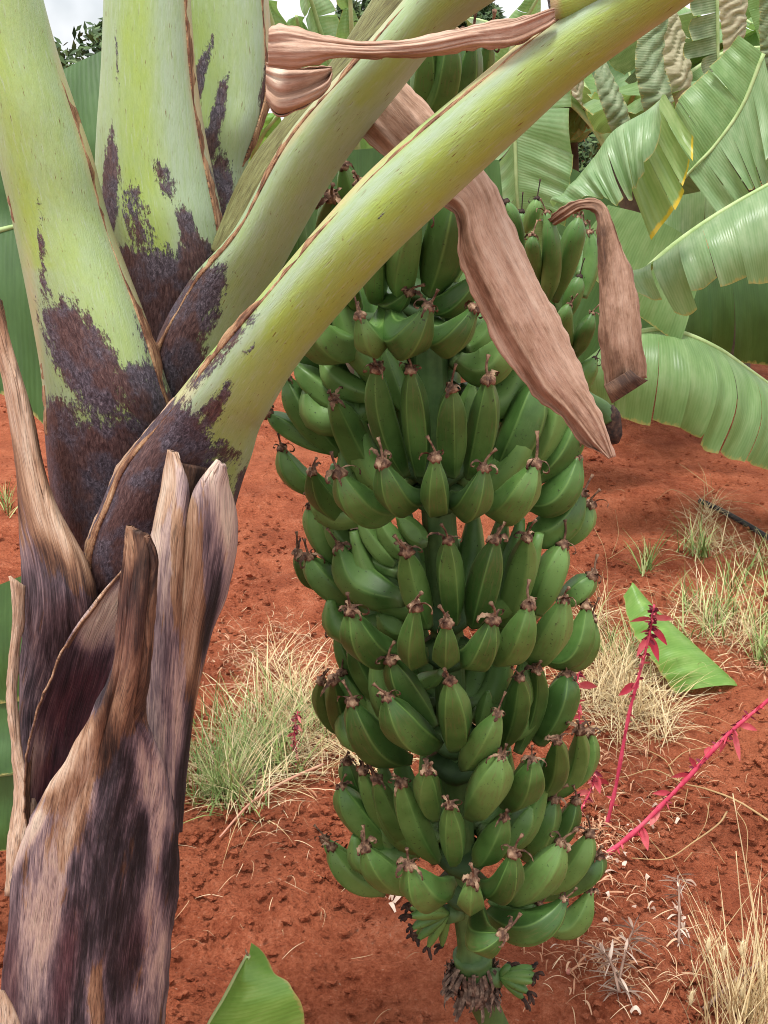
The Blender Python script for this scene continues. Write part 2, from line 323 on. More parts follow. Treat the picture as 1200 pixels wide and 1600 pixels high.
# ------------------------------------------------------------------ lofted sheaths and stalks
def loft(name, secs, mat, parent, n=90, m=34, span=88, blobs=(), tans=(), wax=None, thick=.006, tone=None, tones=(), maroons=(), oranges=(), rough=.0, seed=0, ripple=0.0, srange=(-1, 1), lift=0.0, edge_frill=0.0, crease=()):
    """secs: (Lu,Lv,Ru,Rv,YL,YR,bulge) rows in photo pixels and metres, lofted into one curved sheet with its own depth"""
    secs = np.array(secs, float); Q = catmull(secs, n)
    V, P, uv, Sx = [], [], [], []
    sm = math.sin(R(span)); cm = math.cos(R(span)); length = 0; last = None
    for i in range(n):
        Lu, Lv, Ru, Rv, YL, YR, b = Q[i]
        A, B = at(Lu, Lv, YL), at(Ru, Rv, YR); mid = (A + B) / 2
        if last is not None: length += np.linalg.norm(mid - last)
        last = mid; wd = np.linalg.norm(B - A)
        tocam = np.array([0, 0, CAM_H]) - mid; tocam /= np.linalg.norm(tocam)
        for j in range(m):
            s = srange[0] + (srange[1] - srange[0]) * j / (m - 1); th = s * R(span)
            x = math.sin(th) / sm; f = (math.cos(th) - cm) / (1 - cm)
            p = mid + (B - A) * .5 * x + tocam * (b * f + lift)
            for (cs, cw, cd) in crease: p = p + tocam * cd * math.exp(-((s - cs - .04 * math.sin(i * .13 + seed)) / cw) ** 2)
            if rough:
                k = mn.noise(Vector((s * 2.2 + seed, length * 5, seed * 3.1))) + .5 * mn.noise(Vector((s * 7 + seed, length * 9, seed)))
                p = p + tocam * rough * k
            if ripple: p = p + tocam * ripple * 2.2 * (mn.noise(Vector((s * 3.4 + 2 * length, length * 7, seed * 1.7))) + .5 * abs(mn.noise(Vector((s * 8 + 3 * length, length * 10, seed * 2.3)))))
            if edge_frill and abs(s) > .6:
                p = p + (B - A) / max(wd, 1e-6) * edge_frill * (mn.noise(Vector((length * 9, seed, s > 0))) + .45 * mn.noise(Vector((length * 31, seed + s, 0))) + .25 * mn.noise(Vector((length * 90, seed, s > 0))) - .9 * max(0, mn.noise(Vector((length * 17, seed + 5, s > 0))) - .42)) * (abs(s) - .6) / .4
            V.append(p); P.append(((Lu + Ru) / 2 + (Ru - Lu) / 2 * x, (Lv + Rv) / 2 + (Rv - Lv) / 2 * x)); uv.append((s * .5 * max(wd, .02) * 5, length * 5)); Sx.append(x)
    P, Sx = np.array(P), np.array(Sx)
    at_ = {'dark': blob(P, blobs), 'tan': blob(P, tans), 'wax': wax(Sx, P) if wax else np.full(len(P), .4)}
    T = np.full(len(P), .5 if tone is None else tone)
    for q in tones:
        k = blob(P, [(*q[:5], 1)]); T = T * (1 - k) + q[5] * k
    at_['tone'] = T; at_['maroon'] = blob(P, maroons); at_['orange'] = blob(P, oranges)
    o = mesh(name, V, gridfaces(n, m), mat, parent, uv, at_)
    if thick:
        so_ = o.modifiers.new('thickness', 'SOLIDIFY'); so_.thickness = thick; so_.offset = 0
    return o

plant = thing('banana_plant', 'large banana plant with pale green leaf stalks rising from a dark dry sheathed stem', 'banana plant', at(140, 1900, 1.25) * [1, 1, 0])
# core of the stem, down to the ground
cpts = [at(150, 1640, 1.24) * [1, 1, 0] + [0, 0, -.05], at(132, 1640, 1.24), at(150, 1400, 1.25), at(165, 1150, 1.26), at(190, 900, 1.28), at(215, 700, 1.29)]
V_, F_, U_ = tube(catmull(cpts, 30), catmull([[.125], [.108], [.098], [.088], [.07], [.05]], 30)[:, 0], 24)
mesh('pseudostem', V_, F_, mD, plant, U_, {'tone': [.3] * len(V_)})

A_ = [(-45,-60,48,-60,1.2,1.24,.045), (-28,60,82,70,1.2,1.24,.05), (-10,160,115,170,1.2,1.24,.055), (2,250,142,250,1.21,1.24,.06), (25,354,170,354,1.22,1.24,.065), (54,500,225,500,1.23,1.22,.075), (70,600,262,612,1.24,1.22,.085), (74,680,290,690,1.25,1.25,.09), (82,760,300,770,1.26,1.27,.09), (100,860,290,860,1.27,1.28,.09), (125,960,270,960,1.28,1.28,.08)]
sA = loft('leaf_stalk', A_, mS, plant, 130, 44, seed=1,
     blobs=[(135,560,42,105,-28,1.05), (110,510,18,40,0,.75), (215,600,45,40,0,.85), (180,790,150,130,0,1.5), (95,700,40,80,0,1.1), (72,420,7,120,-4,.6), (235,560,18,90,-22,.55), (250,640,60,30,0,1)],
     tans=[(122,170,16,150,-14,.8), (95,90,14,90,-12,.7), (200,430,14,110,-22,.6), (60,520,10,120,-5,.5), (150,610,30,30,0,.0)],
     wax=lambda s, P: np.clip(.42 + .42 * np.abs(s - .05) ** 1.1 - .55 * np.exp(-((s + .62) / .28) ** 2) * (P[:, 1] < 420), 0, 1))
B_ = [(168,-60,290,-60,1.31,1.28,.045), (162,100,301,100,1.31,1.28,.05), (155,200,315,200,1.31,1.28,.055), (152,280,331,280,1.31,1.28,.06), (158,340,345,350,1.31,1.28,.065), (175,420,352,420,1.31,1.28,.06), (195,500,335,500,1.31,1.29,.05), (215,600,320,600,1.31,1.3,.04)]
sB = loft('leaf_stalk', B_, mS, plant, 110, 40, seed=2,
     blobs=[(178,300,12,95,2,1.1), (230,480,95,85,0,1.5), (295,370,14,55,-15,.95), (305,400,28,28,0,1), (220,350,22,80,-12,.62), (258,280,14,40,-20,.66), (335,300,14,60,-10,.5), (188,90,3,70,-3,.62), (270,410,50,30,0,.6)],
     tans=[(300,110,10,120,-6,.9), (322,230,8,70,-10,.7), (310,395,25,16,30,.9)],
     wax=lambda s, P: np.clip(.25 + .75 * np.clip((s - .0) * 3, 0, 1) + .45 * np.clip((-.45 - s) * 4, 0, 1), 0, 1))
C_ = [(270,-60,410,-60,1.37,1.36,.04), (280,60,420,60,1.37,1.36,.045), (285,140,420,140,1.37,1.36,.05), (290,200,404,200,1.37,1.35,.05), (300,260,382,260,1.37,1.35,.045), (300,320,372,320,1.36,1.34,.04), (290,400,356,400,1.35,1.33,.035), (280,480,335,480,1.34,1.33,.03)]
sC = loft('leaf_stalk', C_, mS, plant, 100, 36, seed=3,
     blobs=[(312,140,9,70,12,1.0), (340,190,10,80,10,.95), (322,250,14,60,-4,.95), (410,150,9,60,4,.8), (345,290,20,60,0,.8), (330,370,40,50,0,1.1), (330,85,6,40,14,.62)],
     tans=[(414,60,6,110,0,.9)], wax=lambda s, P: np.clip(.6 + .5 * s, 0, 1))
D_ = [(705,-85,810,-30,1.02,1.04,.035), (637,0,700,47,1.06,1.08,.035), (560,90,623,137,1.08,1.11,.036), (453,213,524,266,1.13,1.15,.04), (371,358,440,412,1.18,1.22,.045), (300,440,395,505,1.215,1.26,.045), (250,530,360,600,1.235,1.29,.05), (225,630,340,690,1.26,1.31,.05)]
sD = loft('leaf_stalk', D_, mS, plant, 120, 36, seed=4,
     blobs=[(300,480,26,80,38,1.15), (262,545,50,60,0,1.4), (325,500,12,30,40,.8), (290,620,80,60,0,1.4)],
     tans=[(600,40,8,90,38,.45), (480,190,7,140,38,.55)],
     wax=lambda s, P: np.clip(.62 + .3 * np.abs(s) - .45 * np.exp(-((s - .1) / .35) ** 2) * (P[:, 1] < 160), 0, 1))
loft('stalk_wing', [(600,-25,640,-4,1.09,1.062,.004), (520,98,560,90,1.12,1.082,.004), (443,190,455,212,1.17,1.132,.004), (400,243,420,268,1.20,1.15,.004), (372,290,385,335,1.225,1.175,.004), (346,352,360,372,1.24,1.188,.004), (330,390,345,400,1.25,1.2,.004)], mOl, sD, 50, 8, seed=14,
     blobs=[(380,300,40,30,0,.8), (420,225,20,14,0,.55)], tans=[(470,170,200,200,0,.45)], wax=lambda s, P: np.full(len(s), .2), thick=.004)
E_ = [(985,-45,1105,-22,.88,.88,.035), (862,36,916,113,.91,.91,.035), (750,126,814,204,.94,.94,.036), (600,253,674,334,.975,.975,.038), (510,347,584,422,1.0,1.0,.04), (400,477,471,554,1.05,1.06,.043), (330,557,416,641,1.085,1.11,.048), (273,627,400,672,1.105,1.15,.055), (233,673,390,708,1.12,1.18,.06), (187,733,377,745,1.125,1.2,.065), (163,787,364,790,1.13,1.22,.07), (140,843,350,850,1.14,1.23,.07), (133,890,335,920,1.15,1.24,.07), (140,970,315,1000,1.17,1.25,.06)]
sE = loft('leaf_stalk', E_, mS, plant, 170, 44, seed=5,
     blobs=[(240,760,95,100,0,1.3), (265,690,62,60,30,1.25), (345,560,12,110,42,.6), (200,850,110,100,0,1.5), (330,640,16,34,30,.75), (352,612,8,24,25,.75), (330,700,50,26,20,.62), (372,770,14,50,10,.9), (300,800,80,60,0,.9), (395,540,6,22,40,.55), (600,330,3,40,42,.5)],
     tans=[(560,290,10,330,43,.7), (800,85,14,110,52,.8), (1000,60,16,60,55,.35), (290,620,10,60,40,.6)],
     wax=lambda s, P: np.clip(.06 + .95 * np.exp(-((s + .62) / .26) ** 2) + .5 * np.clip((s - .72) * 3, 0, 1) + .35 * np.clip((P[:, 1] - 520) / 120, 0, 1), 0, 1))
def rim(secs, side, parent, seed, w_=.16, n=110, rows=None, mat=None):
    s = secs if rows is None else secs[rows[0]:rows[1]]
    r = (-1.02, -1 + w_) if side < 0 else (1 - w_, 1.02)
    o = loft('dried_margin', s, mat or mR, parent, n, 8, srange=r, lift=.0062, thick=.0022, tone=.44, seed=seed, rough=.0012, edge_frill=.006)
    return o
rim(A_, 1, sA, 1, 0.31, rows=(0, 8)); rim(A_, -1, sA, 2, 0.17, rows=(3, 8)); rim(B_, 1, sB, 3, 0.28, rows=(0, 6)); rim(C_, 1, sC, 4, 0.28, rows=(0, 5))
rim(D_, -1, sD, 5, 0.28, rows=(0, 8)); rim(E_, -1, sE, 6, 0.28, n=160)
# the orange-brown broad torn edge of the lowest stalk
loft('torn_edge', [(273,622,282,640,1.098,1.098,.004), (235,668,262,694,1.112,1.10,.004), (187,728,215,765,1.117,1.105,.004), (160,787,180,812,1.122,1.115,.004), (137,843,148,856,1.132,1.125,.003), (130,890,138,895,1.142,1.14,.002)], mO, sE, 60, 8, tone=.72, rough=.002, seed=9, thick=.003, edge_frill=.006)
# top stub of another stalk
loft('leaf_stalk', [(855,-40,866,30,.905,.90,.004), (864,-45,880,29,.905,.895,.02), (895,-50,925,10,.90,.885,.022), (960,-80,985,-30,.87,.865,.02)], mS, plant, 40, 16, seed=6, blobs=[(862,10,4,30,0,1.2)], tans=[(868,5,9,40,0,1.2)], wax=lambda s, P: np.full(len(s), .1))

# dry sheaths of the stem
H_ = [(-30,440,0,470,1.16,1.16,.01), (-10,520,14,530,1.16,1.155,.012), (8,600,40,620,1.16,1.15,.016), (24,700,62,722,1.165,1.145,.022), (32,790,90,800,1.17,1.135,.035), (36,870,135,885,1.18,1.12,.045), (38,940,152,945,1.185,1.125,.05), (35,1020,150,1020,1.19,1.19,.03), (33,1110,110,1110,1.20,1.22,.03), (36,1190,100,1190,1.20,1.22,.03), (40,1280,100,1280,1.20,1.22,.03)]
loft('dry_sheath', H_, mD, plant, 100, 30, tone=.28, rough=.006, seed=11, tones=[(30,640,22,150,-12,.80), (75,800,26,60,-25,.76), (118,870,22,40,-35,.74), (90,930,50,60,0,.30), (45,840,12,60,0,.5), (55,1050,26,120,0,.34)], thick=.005, edge_frill=.004, oranges=[(40,660,50,200,-15,1), (110,840,40,80,-30,1)])
loft('dry_sheath', [(4,520,14,545,1.185,1.18,.004), (22,600,48,640,1.185,1.18,.006), (42,690,66,725,1.19,1.185,.006), (58,760,88,800,1.20,1.19,.006), (80,830,110,850,1.21,1.2,.006)], mO, plant, 40, 8, tone=.5, seed=12, thick=.003)
loft('dry_sheath', [(15,900,38,915,1.15,1.15,.006), (20,960,36,965,1.15,1.15,.008), (14,1040,27,1040,1.15,1.15,.008), (14,1110,27,1110,1.15,1.15,.008), (20,1180,36,1190,1.15,1.14,.01), (24,1240,56,1250,1.15,1.13,.014), (12,1320,52,1320,1.15,1.13,.018), (8,1400,40,1400,1.16,1.14,.02)], mO, plant, 60, 12, tone=.78, rough=.004, seed=13, thick=.003, edge_frill=.006)
Mm = [(195,885,250,900,1.105,1.10,-.004), (150,940,245,950,1.10,1.10,-.012), (107,1000,240,1000,1.10,1.10,-.02), (80,1063,235,1063,1.10,1.10,-.025), (58,1117,225,1117,1.105,1.10,-.028), (42,1183,215,1183,1.11,1.10,-.028), (40,1260,200,1260,1.12,1.11,-.02), (48,1340,180,1340,1.13,1.12,-.01)]
sM = loft('dry_sheath', Mm, mD, plant, 90, 34, span=70, tone=.3, seed=15, rough=.004, ripple=.0018, tones=[(180,955,60,35,-45,.82), (145,980,30,22,-45,.75), (55,1190,14,60,8,.7)], maroons=[(140,1110,85,100,20,1.0), (90,1220,60,60,0,.9)], thick=.004)
rim(Mm, -1, sM, 16, .25, n=80, mat=mO)
FL = [(266,703,274,708,1.07,1.065,.002), (258,745,292,765,1.075,1.055,.012), (243,820,286,850,1.075,1.05,.018), (232,880,285,900,1.075,1.05,.02), (226,960,284,960,1.08,1.055,.022), (222,1060,278,1060,1.09,1.065,.022), (224,1150,270,1150,1.10,1.08,.02), (235,1250,268,1250,1.11,1.09,.016)]
sF = loft('cut_stalk', FL, mD, plant, 80, 22, tone=.54, seed=21, rough=.003, tones=[(262,800,14,100,10,.92), (268,900,12,120,0,.62), (250,1000,18,60,0,.45), (250,1140,20,80,0,.55)], thick=.006, edge_frill=.003, oranges=[(262,760,16,60,10,.7), (278,900,8,120,0,.8)])
FR = [(341,720,349,727,1.07,1.07,.002), (312,757,354,755,1.055,1.085,.014), (299,792,366,800,1.05,1.10,.022), (292,850,367,850,1.05,1.11,.026), (286,920,350,930,1.052,1.115,.028), (283,980,328,985,1.058,1.115,.026), (277,1060,311,1060,1.068,1.115,.022), (269,1130,297,1130,1.08,1.12,.018), (262,1200,289,1200,1.09,1.125,.016), (258,1300,281,1300,1.10,1.13,.014)]
loft('cut_stalk', FR, mD, plant, 90, 26, tone=.54, seed=22, rough=.003, tones=[(345,790,20,80,-6,.88), (325,870,14,80,0,.50), (300,1000,20,80,0,.70), (322,960,12,90,10,.2), (285,1200,14,120,5,.14), (262,1180,8,60,0,.6), (270,1120,12,60,0,.72), (318,820,6,60,0,.4)], oranges=[(300,960,14,150,0,.9), (290,830,7,60,0,.8)], thick=.006, edge_frill=.003)
loft('cut_stalk', [(277,722,342,735,1.085,1.085,-.006), (284,775,318,785,1.08,1.08,-.008), (283,830,305,832,1.075,1.075,-.006), (280,920,294,920,1.07,1.07,-.004)], mO, plant, 40, 16, tone=.26, seed=23, rough=.006, ripple=.003, thick=.004)
Gg = [(203,822,230,838,1.005,1.0,.003), (199,870,242,878,1.005,1.0,.008), (190,950,239,950,1.01,1.0,.014), (178,1040,230,1050,1.015,1.01,.02), (150,1110,224,1120,1.03,1.03,.028), (105,1190,250,1190,1.05,1.055,.035), (68,1250,266,1250,1.07,1.08,.05), (40,1310,274,1300,1.09,1.10,.065), (22,1390,277,1370,1.11,1.12,.08), (14,1460,266,1460,1.13,1.135,.09), (7,1540,258,1540,1.145,1.15,.095), (0,1660,250,1660,1.16,1.165,.10)]
sG = loft('dry_sheath', Gg, mD, plant, 150, 50, tone=.29, seed=31, rough=.006, thick=.007, edge_frill=.004, crease=((-.3, .10, -.006), (.42, .12, -.008), (.1, .08, .004)),
     tones=[(212,890,20,90,4,.20), (205,850,6,40,0,.5), (222,850,10,30,20,.42), (192,1060,14,90,8,.46), (226,1040,10,80,5,.34), (140,1170,30,70,35,.70), (110,1290,30,90,20,.74), (172,1180,18,80,0,.20), (205,1120,8,60,0,.4), (185,1320,34,110,6,.18), (165,1420,38,80,0,.20), (235,1220,20,60,-10,.68), (245,1300,18,50,0,.66), (262,1350,14,50,0,.14), (235,1420,16,60,0,.55), (40,1470,30,110,10,.40), (30,1330,18,40,30,.76), (72,1440,30,120,8,.74), (235,1500,22,70,0,.70), (200,1380,14,90,12,.16), (125,1380,14,120,6,.30), (150,1560,26,70,0,.56), (222,1540,26,80,0,.50), (185,1500,30,70,8,.20), (100,1560,26,60,0,.32), (125,1590,10,50,0,.15), (95,1210,12,40,35,.88), (60,1290,10,40,30,.86)],
     oranges=[(215,930,40,120,5,1), (205,1080,30,60,10,.9), (130,1190,30,90,35,.8), (165,1130,20,60,30,.8), (110,1290,24,60,20,.5), (150,1560,9,60,0,.8)],
     maroons=[(105,1510,16,90,8,.8), (20,1520,18,80,0,.6), (205,1470,16,60,20,.45), (200,980,20,90,5,.4)])
rim(Gg, 1, sG, 32, .22, n=60, rows=(4, 8), mat=mO)
loft('dry_sheath', [(-14,1535,4,1548,1.06,1.06,.004), (-20,1580,22,1580,1.06,1.06,.01), (-30,1660,45,1640,1.06,1.06,.014)], mO, plant, 24, 10, tone=.85, seed=33, thick=.004)

# dried leaves hanging on the plant
dl = loft('dried_leaf', [(420,46,419,104,.99,1.0,.012), (445,44,470,108,.985,.985,.016), (500,58,530,93,.975,.975,.014), (560,66,600,91,.965,.965,.012), (640,62,680,86,.95,.95,.012), (730,45,745,73,.93,.93,.012), (800,31,802,72,.905,.905,.014), (850,14,850,50,.885,.885,.010), (866,10,868,36,.878,.878,.004)], mL, plant, 170, 34, tone=.57, seed=41, rough=.006, ripple=.002, thick=.0009, edge_frill=.009, tones=[(720,60,120,12,-8,.66), (450,80,40,24,0,.68), (600,88,70,6,-4,.35), (820,60,40,14,-20,.45)])
props(dl, 'brown dried leaf lying level across the two upper stalks')
dl = loft('dried_leaf', [(416,98,416,160,1.03,1.04,.01), (440,102,437,183,1.025,1.03,.02), (475,104,480,168,1.02,1.02,.02), (505,104,512,142,1.02,1.025,.012), (518,104,519,118,1.025,1.03,.003)], mL, plant, 60, 30, tone=.58, seed=42, rough=.013, ripple=.007, thick=.0012, edge_frill=.010, tones=[(435,120,12,20,0,.9)])
props(dl, 'crumpled brown dried leaf tuft tucked between the stalks')
DL = [(520,160,590,75,1.15,1.15,.01), (565,215,632,130,1.14,1.14,.012), (655,300,713,218,1.115,1.115,.014), (712,338,754,268,1.10,1.10,.014), (717,405,794,336,1.095,1.095,.014), (750,474,842,430,1.095,1.095,.016), (788,556,874,493,1.095,1.095,.016), (832,612,897,554,1.095,1.095,.014), (872,645,920,612,1.095,1.095,.012), (912,690,942,656,1.095,1.095,.008), (950,717,959,714,1.095,1.095,.002)]
dl = loft('dried_leaf', DL, mL, plant, 190, 44, tone=.57, seed=43, rough=.0022, ripple=.0012, thick=.0009, edge_frill=.009, crease=((-.35, .05, .006), (-.62, .16, -.007), (.30, .03, .002)), tones=[(640,210,60,90,35,.50), (720,350,14,90,-28,.36), (775,480,13,130,-32,.40), (835,600,8,60,-32,.42), (800,420,30,90,-30,.66), (890,600,14,60,-32,.52)])
props(dl, 'long pinkish brown dried leaf slanting down across the green bunch')

# ------------------------------------------------------------------ bananas
YB = 1.38
def axis_u(v): return 672 + .066 * (v - 600)
PROF_T = np.array([0, .06, .14, .26, .4, .55, .7, .82, .9, .95, .985, 1.0]); PROF_R = np.array([.42, .50, .70, .91, 1, 1, .93, .75, .53, .38, .31, .29])
def banana_geo(P0, P1, P2, r, rot=0.0, seg=25, rings=22, bend=None):
    c = 2 * P1 - .5 * (P0 + P2); T = np.linspace(0, 1, rings); T = T * .55 + .45 * (0.5 - 0.5 * np.cos(math.pi * T))
    V, uv, rg, be, ba = [], [], [], [], []; up = None
    nrm = (P0 + P2) / 2 - P1
    for t in T:
        p = (1 - t) ** 2 * P0 + 2 * t * (1 - t) * c + t * t * P2; d = 2 * (1 - t) * (c - P0) + 2 * t * (P2 - c); d /= np.linalg.norm(d) + 1e-9
        if up is None:
            up = nrm - d * nrm.dot(d)
            if np.linalg.norm(up) < 1e-4: up = np.array([.1, .2, 1.])
        a = np.cross(d, up); a /= np.linalg.norm(a) + 1e-9; b = np.cross(a, d); up = b
        rr = r * np.interp(t, PROF_T, PROF_R)
        for j in range(seg):
            th = 2 * math.pi * j / seg + rot; jj = j % 5; pk = (1, .22, 0, 0, .22)[jj] if seg % 5 == 0 else .2      # five ridges
            k = (th - rot) % (2 * math.pi / 5) - math.pi / 5; q = rr * .92 * (.97 / math.cos(k) * 1.0) ** .75 * (1 + .025 * pk)
            V.append(p + q * (math.cos(th) * a + math.sin(th) * b)); uv.append((j / seg, t)); rg.append(pk if .06 < t < .97 else .3); be.append(max(0, -math.sin(th)) * (1 if .2 < t < .95 else 0) * .9 + .1)
            ba.append(max(0, 1 - t / .10))
    Fc = gridfaces(rings, seg, True) + [list(range(seg))[::-1], list(range((rings - 1) * seg, rings * seg))]
    d = P2 - c; d /= np.linalg.norm(d)
    return V, Fc, uv, rg, be, ba, d
def flower_mesh(seed, long_=False):
    rn = random.Random(seed); mb = MB()
    L = rn.uniform(.016, .030) if not long_ else .036; k = rn.uniform(-.010, .010)
    pts = [(0, 0, -.003), (0, .001, .005), (k * .4, .002, L * .6), (k, .003 + rn.uniform(-.004, .004), L)]
    V, Fc, u = tube(catmull(pts, 9), list(np.interp(np.linspace(0, 1, 9), [0, .3, .85, 1], [.0030, .0013, .0011, .0021])), 6); mb.add(V, Fc, u)
    V, Fc, u = tube([(0, 0, -.004), (0, 0, -.001), (0, 0, .002), (.001, 0, .004)], [.0056, .0068, .0052, .002], 12)
    V = [np.array(v) * (1 + .22 * math.sin(i * 2.7 + seed)) for i, v in enumerate(V)]; mb.add(V, Fc, u)
    n = rn.choice((2, 3, 3, 4)) if not long_ else 1
    for i in range(n):
        a = 2 * math.pi * i / n + rn.uniform(-.8, .8); ca, sa = math.cos(a), math.sin(a)
        ln = rn.uniform(.012, .028); wv = rn.uniform(.0013, .0032); curl = rn.uniform(2.4, 5.6); x, z, th = .003, .002, rn.uniform(.4, 1.5); tw = rn.uniform(-2, 2)
        pts = []
        for s in range(11):
            pts.append((x, z)); st = ln / 10; x += math.sin(th) * st; z += math.cos(th) * st; th += curl / 10 * (1.6 if s > 5 else .7)
        V = []
        for s, (x, z) in enumerate(pts):
            ww = wv * (1 - .6 * (s / 10) ** 2) * (1 + .35 * math.sin(s * 1.9 + i)); c2, s2 = math.cos(tw * s / 10), math.sin(tw * s / 10)
            for e in (-1, 0, 1):
                xx = x + (.0011 if e == 0 else 0); V.append((xx * ca - e * ww * sa * c2, xx * sa + e * ww * ca * c2, z + (.001 if e else 0) + e * ww * s2))
        mb.add(V, gridfaces(11, 3))
    return mb
FM = []
for i in range(7):
    fb = flower_mesh(i + 3, i == 6)
    me = bpy.data.meshes.new('dried_flower'); me.from_pydata(fb.V, [], fb.F); me.update(); me.materials.append(mT if i < 6 else mTd)
    me.polygons.foreach_set('use_smooth', [True] * len(me.polygons)); FM.append(me)
def put_flower(parent, p, d, i, sc, rn):
    o = bpy.data.objects.new('dried_flower', FM[i]); C.objects.link(o); o.parent = parent
    q = Vector(d).to_track_quat('Z', 'Y') @ Quaternion((0, 0, 1), rn.uniform(0, 6.28))
    o.location = Vector(p - W[parent.name]); o.rotation_mode = 'QUATERNION'; o.rotation_quaternion = q; o.scale = (sc, sc, sc)
    return o
